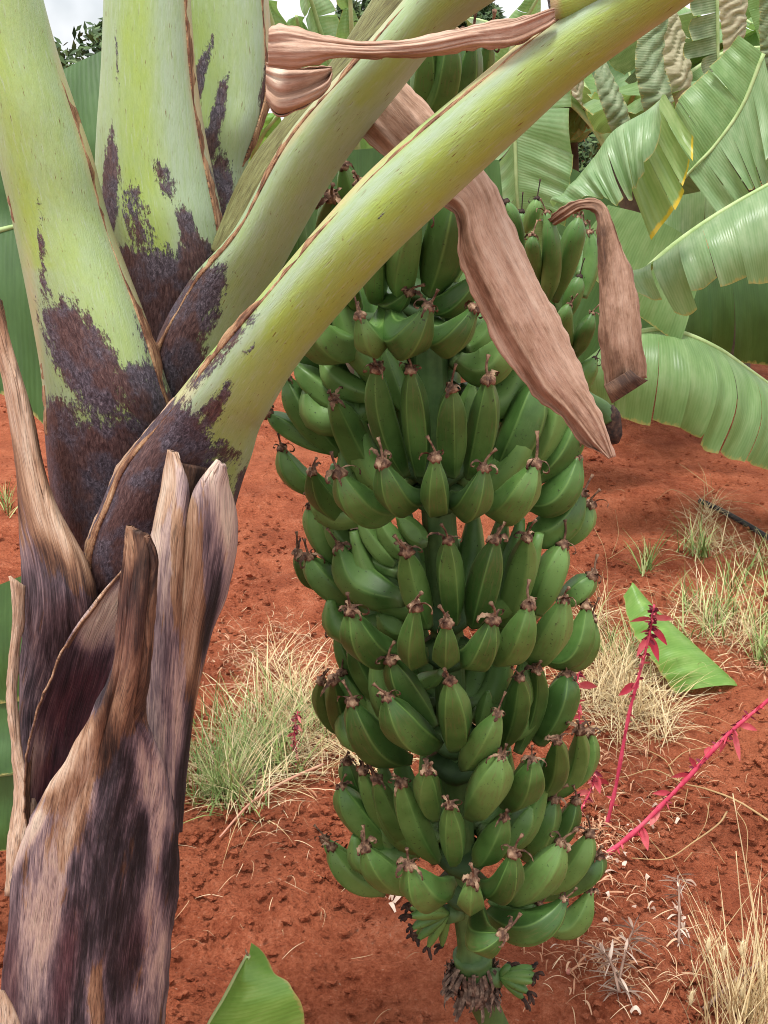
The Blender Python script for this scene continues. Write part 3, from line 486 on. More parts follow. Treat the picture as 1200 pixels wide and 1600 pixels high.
# base, middle, tip in photo pixels, greatest width, row (o outer, i inner, b back), extra centimetres toward the camera
BAN = [
 # first hand, above the stalks
 (655,160,664,120,668,55,46,'i',0), (668,172,694,125,702,50,56,'i',1), (690,180,724,132,738,55,50,'i',-1), (735,160,752,110,764,62,32,'i',-4),
 # second hand
 (512,430,511,365,518,306,44,'i',1), (548,370,546,310,536,258,42,'i',-3), (572,360,568,320,562,285,36,'i',-1), (478,440,458,385,470,325,44,'i',-3), (445,450,430,410,424,365,38,'i',-4),
 (672,458,699,372,713,292,72,'i',3), (628,466,631,402,652,325,52,'i',2), (592,470,585,430,590,365,44,'i',1), (706,440,714,392,718,340,34,'b',2),
 # third hand
 (602,476,584,525,562,492,50,'o',0), (612,482,634,522,670,480,60,'o',1), (675,495,699,522,742,482,56,'o',0), (672,470,706,468,748,428,46,'i',1), (562,520,512,530,470,478,64,'o',-2),
 (558,490,520,490,488,450,42,'i',0), (562,480,550,458,546,420,30,'i',-2), (530,565,482,556,448,525,38,'i',-4), (715,560,766,566,800,515,64,'i',1), (730,545,758,522,778,486,40,'b',3),
 (600,440,612,470,640,455,36,'i',-2),
 # fourth hand, upper row
 (634,742,600,652,588,573,46,'i',1), (656,742,650,655,642,577,47,'i',1.5), (708,742,704,668,706,606,47,'i',2), (734,745,754,672,763,592,50,'i',1), (778,738,818,665,838,592,64,'i',1), (832,728,860,660,868,598,48,'i',-1), (836,748,880,695,902,640,56,'i',-1.5),
 (595,765,550,682,522,622,52,'i',1), (532,708,480,642,448,592,54,'i',-2), (528,708,460,670,418,645,38,'i',-3), (590,620,536,596,503,566,44,'b',3), (572,648,502,604,462,570,44,'b',2), (612,605,582,575,565,555,40,'b',2), (635,645,616,592,600,545,34,'b',3), (715,725,729,655,737,598,36,'b',4),
 # fourth hand, lower row
 (684,778,681,772,680,714,44,'o',1), (656,772,620,768,597,722,52,'o',.5), (622,792,566,782,530,738,58,'o',0), (572,806,514,776,487,736,44,'o',-2), (512,766,463,736,440,699,42,'o',-4), (708,774,737,778,757,730,50,'o',.5), (765,786,802,776,836,724,60,'o',0), (826,786,873,762,903,714,54,'o',-2), (822,828,870,812,910,770,58,'o',-4), (862,842,902,816,922,788,42,'o',-6),
 # fifth hand, upper row
 (668,978,646,910,635,860,47,'i',2), (710,972,703,902,700,843,45,'i',2), (740,976,757,906,774,842,51,'i',1.5), (784,974,808,906,823,838,51,'i',.5), (840,958,861,896,880,850,53,'i',-1),
 (632,936,566,906,530,854,64,'i',2), (622,896,546,850,513,808,42,'i',-1), (562,942,509,906,483,869,52,'i',-1), (532,892,497,832,485,790,36,'i',-3), (492,918,473,890,465,862,24,'i',-4), (618,882,590,850,560,812,36,'b',3), (634,872,613,840,590,808,36,'b',3), (662,850,646,828,622,806,34,'b',3),
 # fifth hand, lower row
 (662,1018,645,1008,650,946,44,'o',0), (698,1020,697,1012,698,972,42,'o',1), (724,1016,749,1013,770,967,52,'o',.5), (770,1024,804,996,826,944,54,'o',0), (820,1022,856,993,882,936,54,'o',-1), (850,1027,896,1002,916,946,48,'o',-3), (860,1032,906,1012,925,966,42,'o',-5), (872,945,905,918,926,899,44,'i',-3),
 (626,1016,573,1000,548,953,60,'o',0), (582,1098,549,1040,525,986,32,'i',-4), (597,1102,566,1045,548,1009,38,'i',-2), (636,986,612,975,592,960,34,'b',4), (690,1050,662,1062,640,1060,28,'b',4),
 # sixth hand
 (676,1132,636,1076,610,1030,52,'i',0), (682,1160,636,1130,605,1089,64,'o',0), (636,1186,580,1148,550,1096,60,'o',-2), (562,1162,530,1108,521,1062,38,'o',-4), (547,1152,506,1102,502,1063,28,'o',-5), (592,1122,556,1086,535,1050,38,'i',-3),
 (708,1168,712,1116,703,1062,50,'o',-1), (725,1197,753,1155,778,1114,52,'o',-1), (786,1166,808,1106,812,1058,42,'i',0), (808,1176,836,1092,838,1044,38,'i',-1), (840,1160,873,1096,886,1052,54,'i',-2), (748,1136,757,1105,762,1080,24,'b',2),
 (735,1272,763,1222,783,1182,60,'o',0), (785,1252,818,1221,832,1186,54,'o',-1), (830,1247,866,1198,870,1156,44,'o',-2), (845,1247,896,1196,905,1140,40,'o',-3.5), (870,1237,915,1190,923,1143,30,'o',-5),
 # seventh hand, upper row
 (618,1332,558,1272,534,1228,48,'i',-1), (625,1326,586,1256,567,1203,34,'i',-1.5), (648,1326,612,1270,588,1216,42,'i',-.5), (682,1344,646,1282,627,1222,48,'i',1), (566,1252,547,1215,542,1188,34,'i',-4), (680,1277,668,1235,668,1202,45,'i',2.5), (708,1348,708,1305,702,1257,42,'i',4), (746,1348,770,1312,788,1277,49,'i',2), (822,1342,845,1292,866,1248,50,'i',0), (850,1332,881,1290,900,1250,38,'i',-2), (780,1332,810,1290,830,1260,42,'b',4),
 # seventh hand, lower row
 (658,1386,603,1358,570,1323,52,'o',0), (602,1393,546,1356,518,1323,44,'o',-2), (562,1346,530,1326,507,1310,28,'o',-4), (704,1378,664,1384,640,1352,60,'o',1), (738,1392,736,1398,738,1374,43,'o',2), (755,1380,788,1376,803,1332,49,'o',1), (790,1402,841,1363,878,1317,58,'o',0), (840,1392,896,1346,921,1302,46,'o',-2), (835,1402,910,1358,936,1336,46,'o',-3),
 # eighth hand
 (765,1425,830,1440,882,1406,53,'o',0), (850,1442,895,1430,922,1392,46,'o',-2), (750,1420,753,1458,786,1460,50,'o',1.5), (765,1405,802,1420,842,1412,30,'i',-1),
]
bunch = thing('banana_bunch', 'big hanging bunch of green bananas in tiers in front of the red soil', 'banana bunch', at(740, 1600, YB))
def b3(u, v, Rr, extra):
    p = at(u, v, YB); dx = (u - axis_u(v)) * mpp(p)
    f = math.sqrt(max(Rr * Rr - dx * dx, 0)) if abs(dx) < Rr else -.25 * (abs(dx) - Rr)
    return at(u, v, YB - f - extra * .01)
rn = random.Random(11); back = MB(); back_at = [[], [], []]; nb = 0
def add_back(g_):
    back.add(g_[0], g_[1], g_[2])
    for k in range(3): back_at[k].extend(g_[3 + k])
for (u0, v0, u1, v1, u2, v2, wpx, row, ex) in BAN:
    RR = {'o': (.075, .150, .185), 'i': (.07, .105, .135), 'b': (.03, .03, .05)}[row]
    P0, P1, P2 = b3(u0, v0, RR[0], ex), b3(u1, v1 + (10 if row == 'o' else 4), RR[1], ex), b3(u2, v2, RR[2], ex)
    r_ = wpx / 2 * mpp(P1) * .98 * rn.uniform(.96, 1.05)
    g_ = banana_geo(P0, P1, P2, r_, rn.uniform(0, 1.25))
    if row == 'b': add_back(g_); continue
    V, Fc, uv, rg, be, ba, d = g_
    o = mesh('banana', V, Fc, mB, bunch, uv, {'ridge': rg, 'belly': be, 'base': ba}); nb += 1
    put_flower(o, P2, d, rn.randrange(6), rn.uniform(1.05, 1.45), rn)
print('bananas', nb)
# bananas on the far side of each hand
for hv, L in ((470, .15), (590, .16), (740, .17), (930, .165), (1110, .16), (1300, .15)):
    c = at(axis_u(hv), hv, YB)
    for rowk in (0, 1):
        for k in range(6):
            a = R(15 + 30 * k + rowk * 12 + rn.uniform(-5, 5)); dv = np.array([math.cos(a), math.sin(a), 0])
            P0 = c + dv * .045 + [0, 0, -.02]; P1 = c + dv * (.10 + .03 * rowk) + [0, 0, -.035 - .02 * rowk]; P2 = c + dv * (.125 + .03 * rowk) + [0, 0, .035 - .045 * rowk]
            add_back(banana_geo(P0, P1, P2, .022, rn.uniform(0, 1), 10, 12))
for hv in (560, 745, 935, 1110, 1300):             # short inner fingers close round the stalk
    c = at(axis_u(hv), hv, YB)
    for k in range(9):
        a = R(-8 + 24.5 * k + rn.uniform(-5, 5)); dv = np.array([math.cos(a), math.sin(a), 0])
        if hv == 1110 and k == 1: continue
        add_back(banana_geo(c + dv * .03, c + dv * .085 + [0, 0, .005], c + dv * rn.uniform(.10, .13) + [0, 0, .105], .021, rn.uniform(0, 1), 10, 12))
o = mesh('rear_bananas', back.V, back.F, mB, bunch, back.uv, {'ridge': back_at[0], 'belly': back_at[1], 'base': back_at[2]}); o['kind'] = 'stuff'
# stalk of the bunch with fluted section
sp_ = [at(axis_u(v), v, YB) for v in (-120, 60, 250, 450, 600, 800, 1000, 1200, 1380)] + [at(732, 1450, YB), at(736, 1502, YB)]
Q = catmull(sp_, 80); V, Fc, uv = tube(Q, np.interp(np.linspace(0, 1, 80), [0, .5, .85, .95, 1], [.026, .022, .020, .0185, .026]), 28)
V = np.array(V)
for i in range(80):
    for j in range(28): V[i * 28 + j] = Q[i] + (V[i * 28 + j] - Q[i]) * (1 + .07 * math.cos(j * 2 * math.pi / 28 * 9))
mesh('bunch_stalk', V, Fc, mSt, bunch, uv)
for hv in (200, 450, 480, 735, 775, 960, 1015, 1150, 1190, 1335, 1385):
    c = at(axis_u(hv), hv, YB); V = []
    for i in range(7):
        for j in range(16):
            th, ph = 2 * math.pi * j / 16, math.pi * i / 6
            V.append(c + np.array([.046 * math.sin(ph) * math.cos(th), .046 * math.sin(ph) * math.sin(th), .020 * math.cos(ph) - .006 * math.sin(3 * th)]))
    mesh('hand_crown', V, gridfaces(7, 16, True), mCr, bunch, [(0, 0)] * len(V))
# lower end: bare stalk, ring of withered bracts, tiny undeveloped hands
Q = catmull([at(738, 1490, YB), at(746, 1540, YB), at(762, 1580, YB + .01), at(790, 1640, YB + .02), at(815, 1720, YB + .04)], 24)
V, Fc, uv = tube(Q, np.interp(np.linspace(0, 1, 24), [0, .3, 1], [.031, .024, .019]), 20); mesh('stalk_end', V, Fc, mSt, bunch, uv)
fr = MB()
for k in range(200):
    a = rn.uniform(0, 6.28); rr = rn.uniform(.027, .036); top = at(738, 1503 + rn.uniform(-4, 30), YB)
    ln = rn.uniform(.022, .048); pts = []
    for s in range(6):
        t = s / 5; fl = rr + .010 * t + .007 * math.sin(t * 4 + k); pts.append(top + np.array([math.cos(a + .3 * t * math.sin(k)) * fl, math.sin(a) * fl, -ln * t]))
    V = []
    for s, p in enumerate(pts):
        e = np.array([-math.sin(a), math.cos(a), 0]) * .0035 * (1 - .5 * abs(s / 5 - .4)); V += [p - e, p + e + [0, 0, .001]]
    fr.add(V, gridfaces(6, 2), None, [rn.random()] * 12)
fr.build('withered_bracts', mTb, bunch)
def mini_hand(base, Y, fingers, label):
    b = at(*base, Y); V, Fc, uv = tube([at(axis_u(base[1]), base[1] - 4, YB), b], [.012, .015], 10)
    o = mesh('small_hand', V, Fc, mSt, bunch, uv); o['label'] = label
    for (u, v, wpx, dY) in fingers:
        p2 = at(u, v, Y + dY); m = (b + p2) / 2 + np.array([0, 0, .004])
        g_ = banana_geo(b, m, p2, wpx / 2 * mpp(m), rn.uniform(0, 1), 10, 10)
        f = mesh('small_fruit', g_[0], g_[1], mB, o, g_[2], {'ridge': [.3] * len(g_[0]), 'belly': [0] * len(g_[0]), 'base': [0] * len(g_[0])})
    tip = MB()
    for (u, v, wpx, dY) in fingers:
        p2 = at(u, v, Y + dY)
        for _ in range(3):
            q = p2 + np.array([rn.uniform(-.012, .012), rn.uniform(-.012, .012), rn.uniform(-.014, .006)]) + (p2 - b) * .12
            V, Fc, uv = tube(catmull([p2 - (p2 - b) * .04, (p2 + q) / 2 + [0, 0, .004], q], 5), [.004, .003, .0025, .003, .0015], 5); tip.add(V, Fc, uv)
    k = tip.build('withered_flowers', mTd, o); k['kind'] = 'stuff'
mini_hand((700, 1428), YB - .03, [(645,1412,20,-.02), (640,1432,20,-.03), (642,1452,18,-.02), (652,1470,18,-.01), (668,1482,16,.0), (690,1480,15,.02), (640,1420,16,.03), (650,1460,16,.03)], 'tiny undeveloped green fruit pointing left')
mini_hand((782, 1528), YB - .02, [(835,1512,18,-.01), (838,1524,18,-.025), (836,1535,18,-.03), (826,1552,18,-.03), (818,1562,16,-.02), (800,1508,16,.0)], 'tiny undeveloped green fruit with dark withered ends pointing right')

mp_ = at(800, 420, 4.8)
# ------------------------------------------------------------------ second bunch behind
Y2 = 2.15
bun2 = thing('banana_bunch', 'smaller shaded bunch of green bananas half hidden behind the slanting dried leaf', 'banana bunch', at(905, 690, Y2))
for (u0, v0, u1, v1, u2, v2, wpx, dY, fl) in [(812,410,804,352,790,316,28,-.1,6), (812,372,814,348,815,330,18,.0,6), (822,360,833,335,839,310,24,-.05,6), (850,475,862,410,853,332,34,-.13,2), (868,468,892,392,905,340,38,-.10,1), (842,445,834,400,832,368,26,-.15,3), (912,465,923,410,922,362,28,.02,0), (892,545,882,505,890,476,28,-.12,2), (898,556,913,522,925,490,30,-.08,4), (880,505,896,462,906,432,30,-.02,6), (842,520,850,470,868,440,34,.0,1), (896,622,913,590,930,560,34,-.05,6), (860,600,870,560,880,530,34,-.05,2), (830,470,825,430,815,400,30,-.02,3), (905,430,915,395,912,350,30,.08,0)]:
    c = at(875, v0, Y2); P0, P1, P2 = at(u0, v0, Y2 + dY * .3), at(u1, v1, Y2 + dY), at(u2, v2, Y2 + dY * 1.15)
    V, Fc, uv, rg, be, ba, d = banana_geo(P0, P1, P2, wpx / 2 * mpp(P1), rn.uniform(0, 1.2), 16, 16)
    o = mesh('banana', V, Fc, mB, bun2, uv, {'ridge': rg, 'belly': be, 'base': ba}); put_flower(o, P2, d, fl, rn.uniform(.9, 1.2), rn)
V, Fc, uv = tube(catmull([np.array([mp_[0], mp_[1] - .05, 1.5]), at(815, 270, 4.4), at(850, 330, 4.1), at(862, 366, 3.2), at(867, 385, Y2 + .2), at(872, 430, Y2 + .03), at(878, 470, Y2), at(895, 600, Y2), at(940, 640, Y2), at(952, 655, Y2)], 60), np.interp(np.linspace(0, 1, 60), [0, .5, .75, 1], [.026, .018, .018, .020]), 12); mesh('bunch_stalk', V, Fc, mSt, bun2, uv)
V, Fc, uv = tube(catmull([at(950, 636, Y2), at(954, 650, Y2), at(957, 672, Y2), at(960, 692, Y2)], 12), np.interp(np.linspace(0, 1, 12), [0, .3, .8, 1], [.012, .020, .019, .010]), 14); mesh('dark_end', V, Fc, mTd, bun2, uv)  # bell-shaped dark piece closing the lower end of the stalk

# ------------------------------------------------------------------ leaves
def blade(mb, Mp, Op, n=60, m=10, slits=(), gap=.02, sag=.0, pleat=.0022, seed=0, rimw=1.0, yy=None, sway=.03):
    """half a banana leaf between its rib (Mp) and its outer edge (Op): rows of world points"""
    Mp, Op = catmull(Mp, n), catmull(Op, n); rr = random.Random(seed)
    L = np.concatenate([[0], np.cumsum(np.linalg.norm(np.diff(Mp, axis=0), axis=1))])
    cuts = [0] + sorted(int(s * (n - 1)) for s in slits) + [n - 1]
    for a, b in zip(cuts[:-1], cuts[1:]):
        if b - a < 1: continue
        lo, hi = rr.uniform(0, gap), rr.uniform(0, gap); sw = rr.uniform(-sway, sway); ln = 1 + rr.uniform(-.06, .04)
        V, uv, rm = [], [], []
        k_ = b - a + 1
        for i in range(a, b + 1):
            t = (i - a) / (b - a)
            for j in range(m):
                s = j / (m - 1)
                P = Mp[i] + (Op[i] - Mp[i]) * s * (ln if j == m - 1 else 1)
                mid = Mp[(a + b) // 2] + (Op[(a + b) // 2] - Mp[(a + b) // 2]) * s
                sh = (lo if t < .5 else hi) * abs(t - .5) * 2 * s ** 1.3 if (len(cuts) > 2) else 0
                P = P + (mid - P) * sh
                nrm = np.cross(Op[i] - Mp[i], Mp[min(i + 1, n - 1)] - Mp[max(i - 1, 0)]); nrm /= np.linalg.norm(nrm) + 1e-9
                P = P + nrm * (sag * 4 * s * (1 - s) + pleat * s ** .7 * math.sin(L[i] * 95 + mn.noise(Vector((L[i] * 8, seed, 0))) * 5) + sw * s * s + .025 * s * mn.noise(Vector((L[i] * 3 + seed, s * 2, seed))) - (.018 * math.sin(math.pi * t) * s if len(cuts) > 2 else 0))
                V.append(P); uv.append((L[i] * 2.2, s)); rm.append(s ** 3 * rimw)
        mb.add(V, gridfaces(k_, m), uv, rm)
def build_leaf(mb, name, mat, parent): return mesh(name, mb.V, mb.F, mat, parent, mb.uv, {'rim': mb.a})
def px(L): return [at(*q) for q in L]
def leaf_px(parent, halves, mat, rib=None, ribr=.012, label=None, seed=0, slits=((),), name='leaf', **k):
    mb = MB()
    for i, (m_, o_) in enumerate(halves): blade(mb, px(m_), px(o_), slits=slits[i % len(slits)], seed=seed + i * 7, **k)
    o = build_leaf(mb, name, mat, parent)
    if label: o['label'] = label
    if rib:
        P = catmull(px(rib), 30); V, Fc, uv = tube(P, np.linspace(ribr, ribr * .45, 30), 8); mesh('midrib', V, Fc, mRib, o, uv)
    return o
# --- plant at the right whose lowest leaf arches over the soil
def stem(parent, x, y, h, r=.10, lean=(0, 0)):
    P = [(x, y, -.03), (x + lean[0] * .3, y + lean[1] * .3, h * .4), (x + lean[0], y + lean[1], h)]
    V, Fc, uv = tube(catmull([np.array(p, float) for p in P], 24), np.linspace(r, r * .6, 24), 18)
    return mesh('pseudostem', V, Fc, mTr, parent, uv)
rp = at(1380, 600, 4.1)
right = thing('banana_plant', 'banana plant at the right with wide arching leaves hanging over the red soil', 'banana plant', (rp[0], rp[1], 0))
stem(right, rp[0], rp[1], 1.75)
ya, yb = 4.0, 3.9
mA = [(900,585,4.0), (945,538,4.0), (1010,517,4.0), (1060,519,4.0), (1120,544,4.02), (1170,578,4.05), (1240,628,4.08), (1330,690,4.1)]
oA = [(912,600,3.95), (940,632,3.9), (1000,655,3.85), (1060,672,3.82), (1120,705,3.8), (1170,727,3.8), (1240,748,3.85), (1330,770,3.9)]
leaf_px(right, [(mA, oA)], mLf, mA[1:], .013, 'low arching leaf, green and smooth, split once', 3, ((.2, .33, .43, .52, .585, .69, .8),), n=120, m=14, gap=.035, sag=.09, pleat=.003, sway=.02)
mB_ = [(1000,432,3.5), (1050,386,3.5), (1120,336,3.5), (1210,284,3.5), (1320,230,3.55)]
oB_ = [(1006,468,3.4), (1072,474,3.36), (1150,438,3.35), (1225,424,3.35), (1330,400,3.4)]
leaf_px(right, [(mB_, oB_)], mLp, mB_, .012, 'leaf torn into drooping pale green strips', 5, ((.14, .30, .43, .56, .76),), n=110, m=12, gap=.06, sag=.07, sway=.06)
leaf_px(right, [([(985,478,4.7), (1090,440,4.7), (1230,420,4.7)], [(990,550,4.75), (1090,562,4.75), (1240,570,4.75)])], mLd, None, label='shaded dark leaf under the torn strips', seed=8, slits=((.18, .4, .58, .7, .88),), n=80, gap=.05, sag=.05, sway=.06)  # shade under the strips is put into its dark leaf colour
# --- plant behind the second bunch
mp_ = at(800, 420, 4.8)
midp = thing('banana_plant', 'banana plant behind the second bunch with a crumpled leaf edged in yellow', 'banana plant', (mp_[0], mp_[1], 0))
stem(midp, mp_[0], mp_[1], 1.55, .085)
mC = [(1193,84,3.9), (1160,165,3.9), (1118,226,3.9), (1075,272,3.92), (1000,360,4.1), (965,430,4.4)]
leaf_px(midp, [(mC[:4], [(1156,57,3.95), (1108,106,3.95), (1062,148,3.95), (1040,185,3.98)])], mLf, mC, .0075, 'upright broad leaf with a cut square end', 11, ((.35, .72),), n=60, sag=.02, pleat=.004, gap=.02)
leaf_px(midp, [(mC[:4][::-1], [(1128,345,3.85), (1168,300,3.8), (1190,282,3.8), (1225,225,3.8)])], mLp, None, label='pale finger like strips of a torn leaf', seed=12, slits=((.2, .36, .5, .64, .8),), n=80, gap=.25, sway=.06)
leaf_px(midp, [([(1144,188,4.2), (1210,178,4.2), (1290,160,4.2)], [(1170,262,4.15), (1215,250,4.15), (1290,240,4.15)])], mLp, [(1144,188,4.2), (1210,178,4.2), (1290,160,4.2)], .010, seed=13, slits=((.3, .6),), n=50, gap=.2)
mDl = [(864,324,3.3), (900,280,3.3), (930,243,3.3), (960,203,3.3), (1012,172,3.3), (1040,148,3.3)]
leaf_px(midp, [(mDl, [(880,326,3.24), (930,308,3.2), (966,322,3.18), (985,300,3.18), (1005,262,3.18), (1042,196,3.2)])], mLp, None, label='pale folded half of the crumpled leaf', seed=15, slits=((.35, .52, .66, .8),), n=90, gap=.10, pleat=.012, sag=.03)
leaf_px(midp, [([(960,225,3.34), (990,190,3.34), (1020,165,3.34), (1040,148,3.34)], [(1018,378,3.3), (1058,322,3.27), (1078,268,3.26), (1082,215,3.28)])], mLy, None, label='yellow edged half of the crumpled leaf', seed=16, slits=((.3, .5, .75),), n=90, gap=.08, pleat=.010, rimw=1.13)
mEl = [(790,60,3.7), (798,160,3.7), (803,220,3.7), (809,330,3.72), (830,430,3.9)]
leaf_px(midp, [(mEl, [(890,50,3.65), (893,150,3.62), (897,262,3.62), (880,345,3.65), (880,430,3.85)]), (mEl, [(730,90,3.65), (735,190,3.62), (745,280,3.62), (760,345,3.65), (800,430,3.85)])], mLp, mEl, .014, 'upright leaf with a pale central rib behind the front stalk', 17, ((.3, .46, .62, .8), (.35, .5, .7)), n=80, m=14, sag=.03, pleat=.006)
leaf_px(midp, [([(950,320,4.0), (1020,340,4.0), (1110,390,4.0)], [(890,400,3.95), (960,470,3.95), (1060,545,3.95)])], mLf, None, seed=18, n=40, label='low leaf in the shade of the crumpled one')
leaf_px(midp, [([(1030,310,4.1), (1090,300,4.1), (1160,280,4.1)], [(1040,400,4.05), (1090,380,4.05), (1160,350,4.05)])], mLp, None, seed=19, slits=((.3, .6),), n=50, gap=.1, sway=.05)
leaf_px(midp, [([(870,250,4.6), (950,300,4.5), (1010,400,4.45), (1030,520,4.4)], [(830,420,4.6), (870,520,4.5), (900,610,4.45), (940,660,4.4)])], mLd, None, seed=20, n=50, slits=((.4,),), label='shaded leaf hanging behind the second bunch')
# --- torn leaf with the folded brown end hanging beside the second bunch
brn = loft('dried_leaf', [(868,352,852,346,2.0,2.0,.004), (888,340,876,328,1.96,1.96,.006), (908,328,906,313,1.93,1.93,.008), (930,334,940,314,1.90,1.90,.012), (934,362,958,340,1.88,1.88,.014), (935,430,983,420,1.87,1.87,.016), (936,520,1001,505,1.86,1.86,.016), (946,606,1013,590,1.86,1.86,.010)], mL, bun2, 120, 34, tone=.38, seed=51, rough=.005, ripple=.002, thick=.001, edge_frill=.008, tones=[(925,330,16,16,0,.2), (940,380,12,60,-10,.22), (975,480,18,90,-6,.52)], crease=((-.4, .15, .012),))
brn['label'] = 'dark brown dried leaf folded at its lower end'
fo = loft('folded_tip', [(944,602,984,578,1.84,1.84,.002), (950,616,997,588,1.835,1.835,.003), (956,630,1012,594,1.84,1.84,.002)], mL, brn, 20, 12, tone=.16, seed=52, thick=.003)

# --- leaves behind the front plant, left edge of the picture
lp = at(-160, 900, 2.3)
left = thing('banana_plant', 'dark leaved banana plant standing just behind the front plant at the left edge', 'banana plant', (lp[0], lp[1], 0))
stem(left, lp[0], lp[1], 1.6, .09)
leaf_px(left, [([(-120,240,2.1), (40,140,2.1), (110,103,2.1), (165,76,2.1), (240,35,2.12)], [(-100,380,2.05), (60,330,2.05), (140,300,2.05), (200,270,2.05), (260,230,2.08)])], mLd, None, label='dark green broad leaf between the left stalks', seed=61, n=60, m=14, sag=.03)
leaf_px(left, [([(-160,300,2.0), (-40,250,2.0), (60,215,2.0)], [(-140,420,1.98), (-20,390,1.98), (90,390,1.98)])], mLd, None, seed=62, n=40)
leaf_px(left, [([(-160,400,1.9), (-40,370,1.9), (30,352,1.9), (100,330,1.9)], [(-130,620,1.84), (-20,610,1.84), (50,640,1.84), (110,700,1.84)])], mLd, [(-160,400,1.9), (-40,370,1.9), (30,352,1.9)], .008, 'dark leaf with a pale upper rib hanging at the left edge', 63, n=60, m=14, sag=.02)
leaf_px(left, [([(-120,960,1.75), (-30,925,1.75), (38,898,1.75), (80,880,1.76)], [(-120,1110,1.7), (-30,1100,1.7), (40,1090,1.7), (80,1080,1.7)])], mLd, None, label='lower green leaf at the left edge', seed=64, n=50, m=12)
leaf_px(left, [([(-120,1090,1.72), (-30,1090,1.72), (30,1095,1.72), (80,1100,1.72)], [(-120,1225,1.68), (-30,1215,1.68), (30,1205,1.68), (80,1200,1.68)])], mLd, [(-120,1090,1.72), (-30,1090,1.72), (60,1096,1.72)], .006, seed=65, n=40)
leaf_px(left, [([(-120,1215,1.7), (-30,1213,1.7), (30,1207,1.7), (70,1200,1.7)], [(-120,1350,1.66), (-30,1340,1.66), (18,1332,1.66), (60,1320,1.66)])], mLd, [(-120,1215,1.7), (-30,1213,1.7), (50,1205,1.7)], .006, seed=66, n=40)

# --- plant beyond the bunch, its leaf tips show between the upper stalks
bp = at(560, 300, 3.2)
beyond = thing('banana_plant', 'banana plant beyond the main bunch with upright leaves showing between the stalks', 'banana plant', (bp[0], bp[1], 0))
stem(beyond, bp[0], bp[1], 1.45, .085)
for k, (M1, O1, O2, mt) in enumerate([
    ([(560,260,3.1), (552,120,2.9), (549,40,2.8), (546,-30,2.75)], [(585,240,3.1), (575,110,2.9), (565,40,2.82), (550,-25,2.77)], [(535,240,3.1), (532,110,2.9), (533,40,2.82), (542,-25,2.77)], mLf),
    ([(540,240,3.1), (515,100,2.95), (495,30,2.9), (480,-20,2.85)], [(560,220,3.1), (540,90,2.95), (527,30,2.9), (490,-20,2.87)], [(510,220,3.1), (485,90,2.95), (476,40,2.9), (474,-10,2.87)], mLp),
    ([(520,250,3.1), (480,120,2.95), (470,60,2.9), (463,25,2.85)], [(540,230,3.1), (505,110,2.95), (488,60,2.9), (468,24,2.87)], [(495,230,3.1), (462,110,2.95), (458,60,2.9), (460,26,2.87)], mLf),
    ([(500,260,3.1), (450,120,2.9), (430,50,2.8), (415,0,2.75)], [(520,240,3.1), (475,100,2.9), (452,45,2.82), (425,0,2.77)], [(470,240,3.1), (425,120,2.9), (410,60,2.82), (408,10,2.77)], mLf),
    ([(600,260,3.1), (615,120,2.95), (622,40,2.9), (640,-30,2.85)], [(640,240,3.1), (650,110,2.95), (650,30,2.9), (650,-30,2.87)], [(585,240,3.1), (592,110,2.95), (598,40,2.9), (630,-30,2.87)], mLp),
    ([(640,260,3.1), (760,150,2.95), (810,50,2.9), (850,-20,2.85)], [(680,250,3.1), (790,150,2.95), (840,50,2.9), (860,-20,2.87)], [(630,220,3.1), (740,130,2.95), (785,40,2.9), (840,-20,2.87)], mLf),
    ([(470,330,2.9), (400,260,2.6), (408,215,2.5), (436,178,2.45)], [(490,320,2.9), (430,260,2.6), (432,215,2.5), (444,190,2.47)], [(450,330,2.9), (372,260,2.6), (380,215,2.5), (420,176,2.47)], mLb)]):
    leaf_px(beyond, [(M1, O1), (M1, O2)], mt, M1, .009, seed=70 + k, n=50, slits=((.5, .7), (.4, .8)), gap=.04)

for k, q in enumerate([([(400,260,2.9), (500,240,2.9), (600,230,2.9)], [(420,430,2.85), (500,470,2.85), (600,480,2.85)]), ([(600,250,2.95), (680,240,2.95), (780,250,2.95)], [(600,430,2.9), (690,470,2.9), (800,440,2.9)])]):
    leaf_px(beyond, [q], mLd, None, seed=85 + k, n=60, slits=((.2, .37, .6, .82),), gap=.06, sway=.05, label='dark backing leaf added behind the top of the bunch' if k == 0 else None)  # added backing sheets, dark so the gaps between the upper bananas look dark
# --- withered twisted leaves hanging at the upper right
wp = at(965, 330, 6.6)
with_ = thing('banana_plant', 'banana plant hung with grey and straw coloured withered leaves at the upper right', 'banana plant', (wp[0], wp[1], 0))
stem(with_, wp[0], wp[1], 2.2, .1)
def twisted(L, R_, mat, seed, label=None):
    a, b = catmull(px(L), 90), catmull(px(R_), 90); mb = MB(); V, uv, rm = [], [], []
    for i in range(90):
        t = i / 89; rl = .22 + .08 * mn.noise(Vector((t * 9, seed, 0)))
        c = (a[i] + b[i]) / 2; h = (b[i] - a[i]) / 2; wd = np.linalg.norm(h)
        for j in range(14):
            s = -1 + 2 * j / 13; z = math.cos(s * 1.5) * wd * .9
            ph_ = t * 21 + s * 3.0 + 2.2 * mn.noise(Vector((t * 4, s, seed))); k = (abs(math.sin(ph_)) ** .6 - .5) * wd * .42
            V.append(c + h * s * (1 + .05 * abs(math.sin(ph_)) + .10 * mn.noise(Vector((t * 14, seed, s > 0)))) + np.array([0, -1, 0]) * (z + k)); uv.append((t * 1.5, j / 13)); rm.append(.75 + .2 * abs(s))
    mb.add(V, gridfaces(90, 14), uv, rm); o = build_leaf(mb, 'withered_leaf', mat, with_)
    if label: o['label'] = label
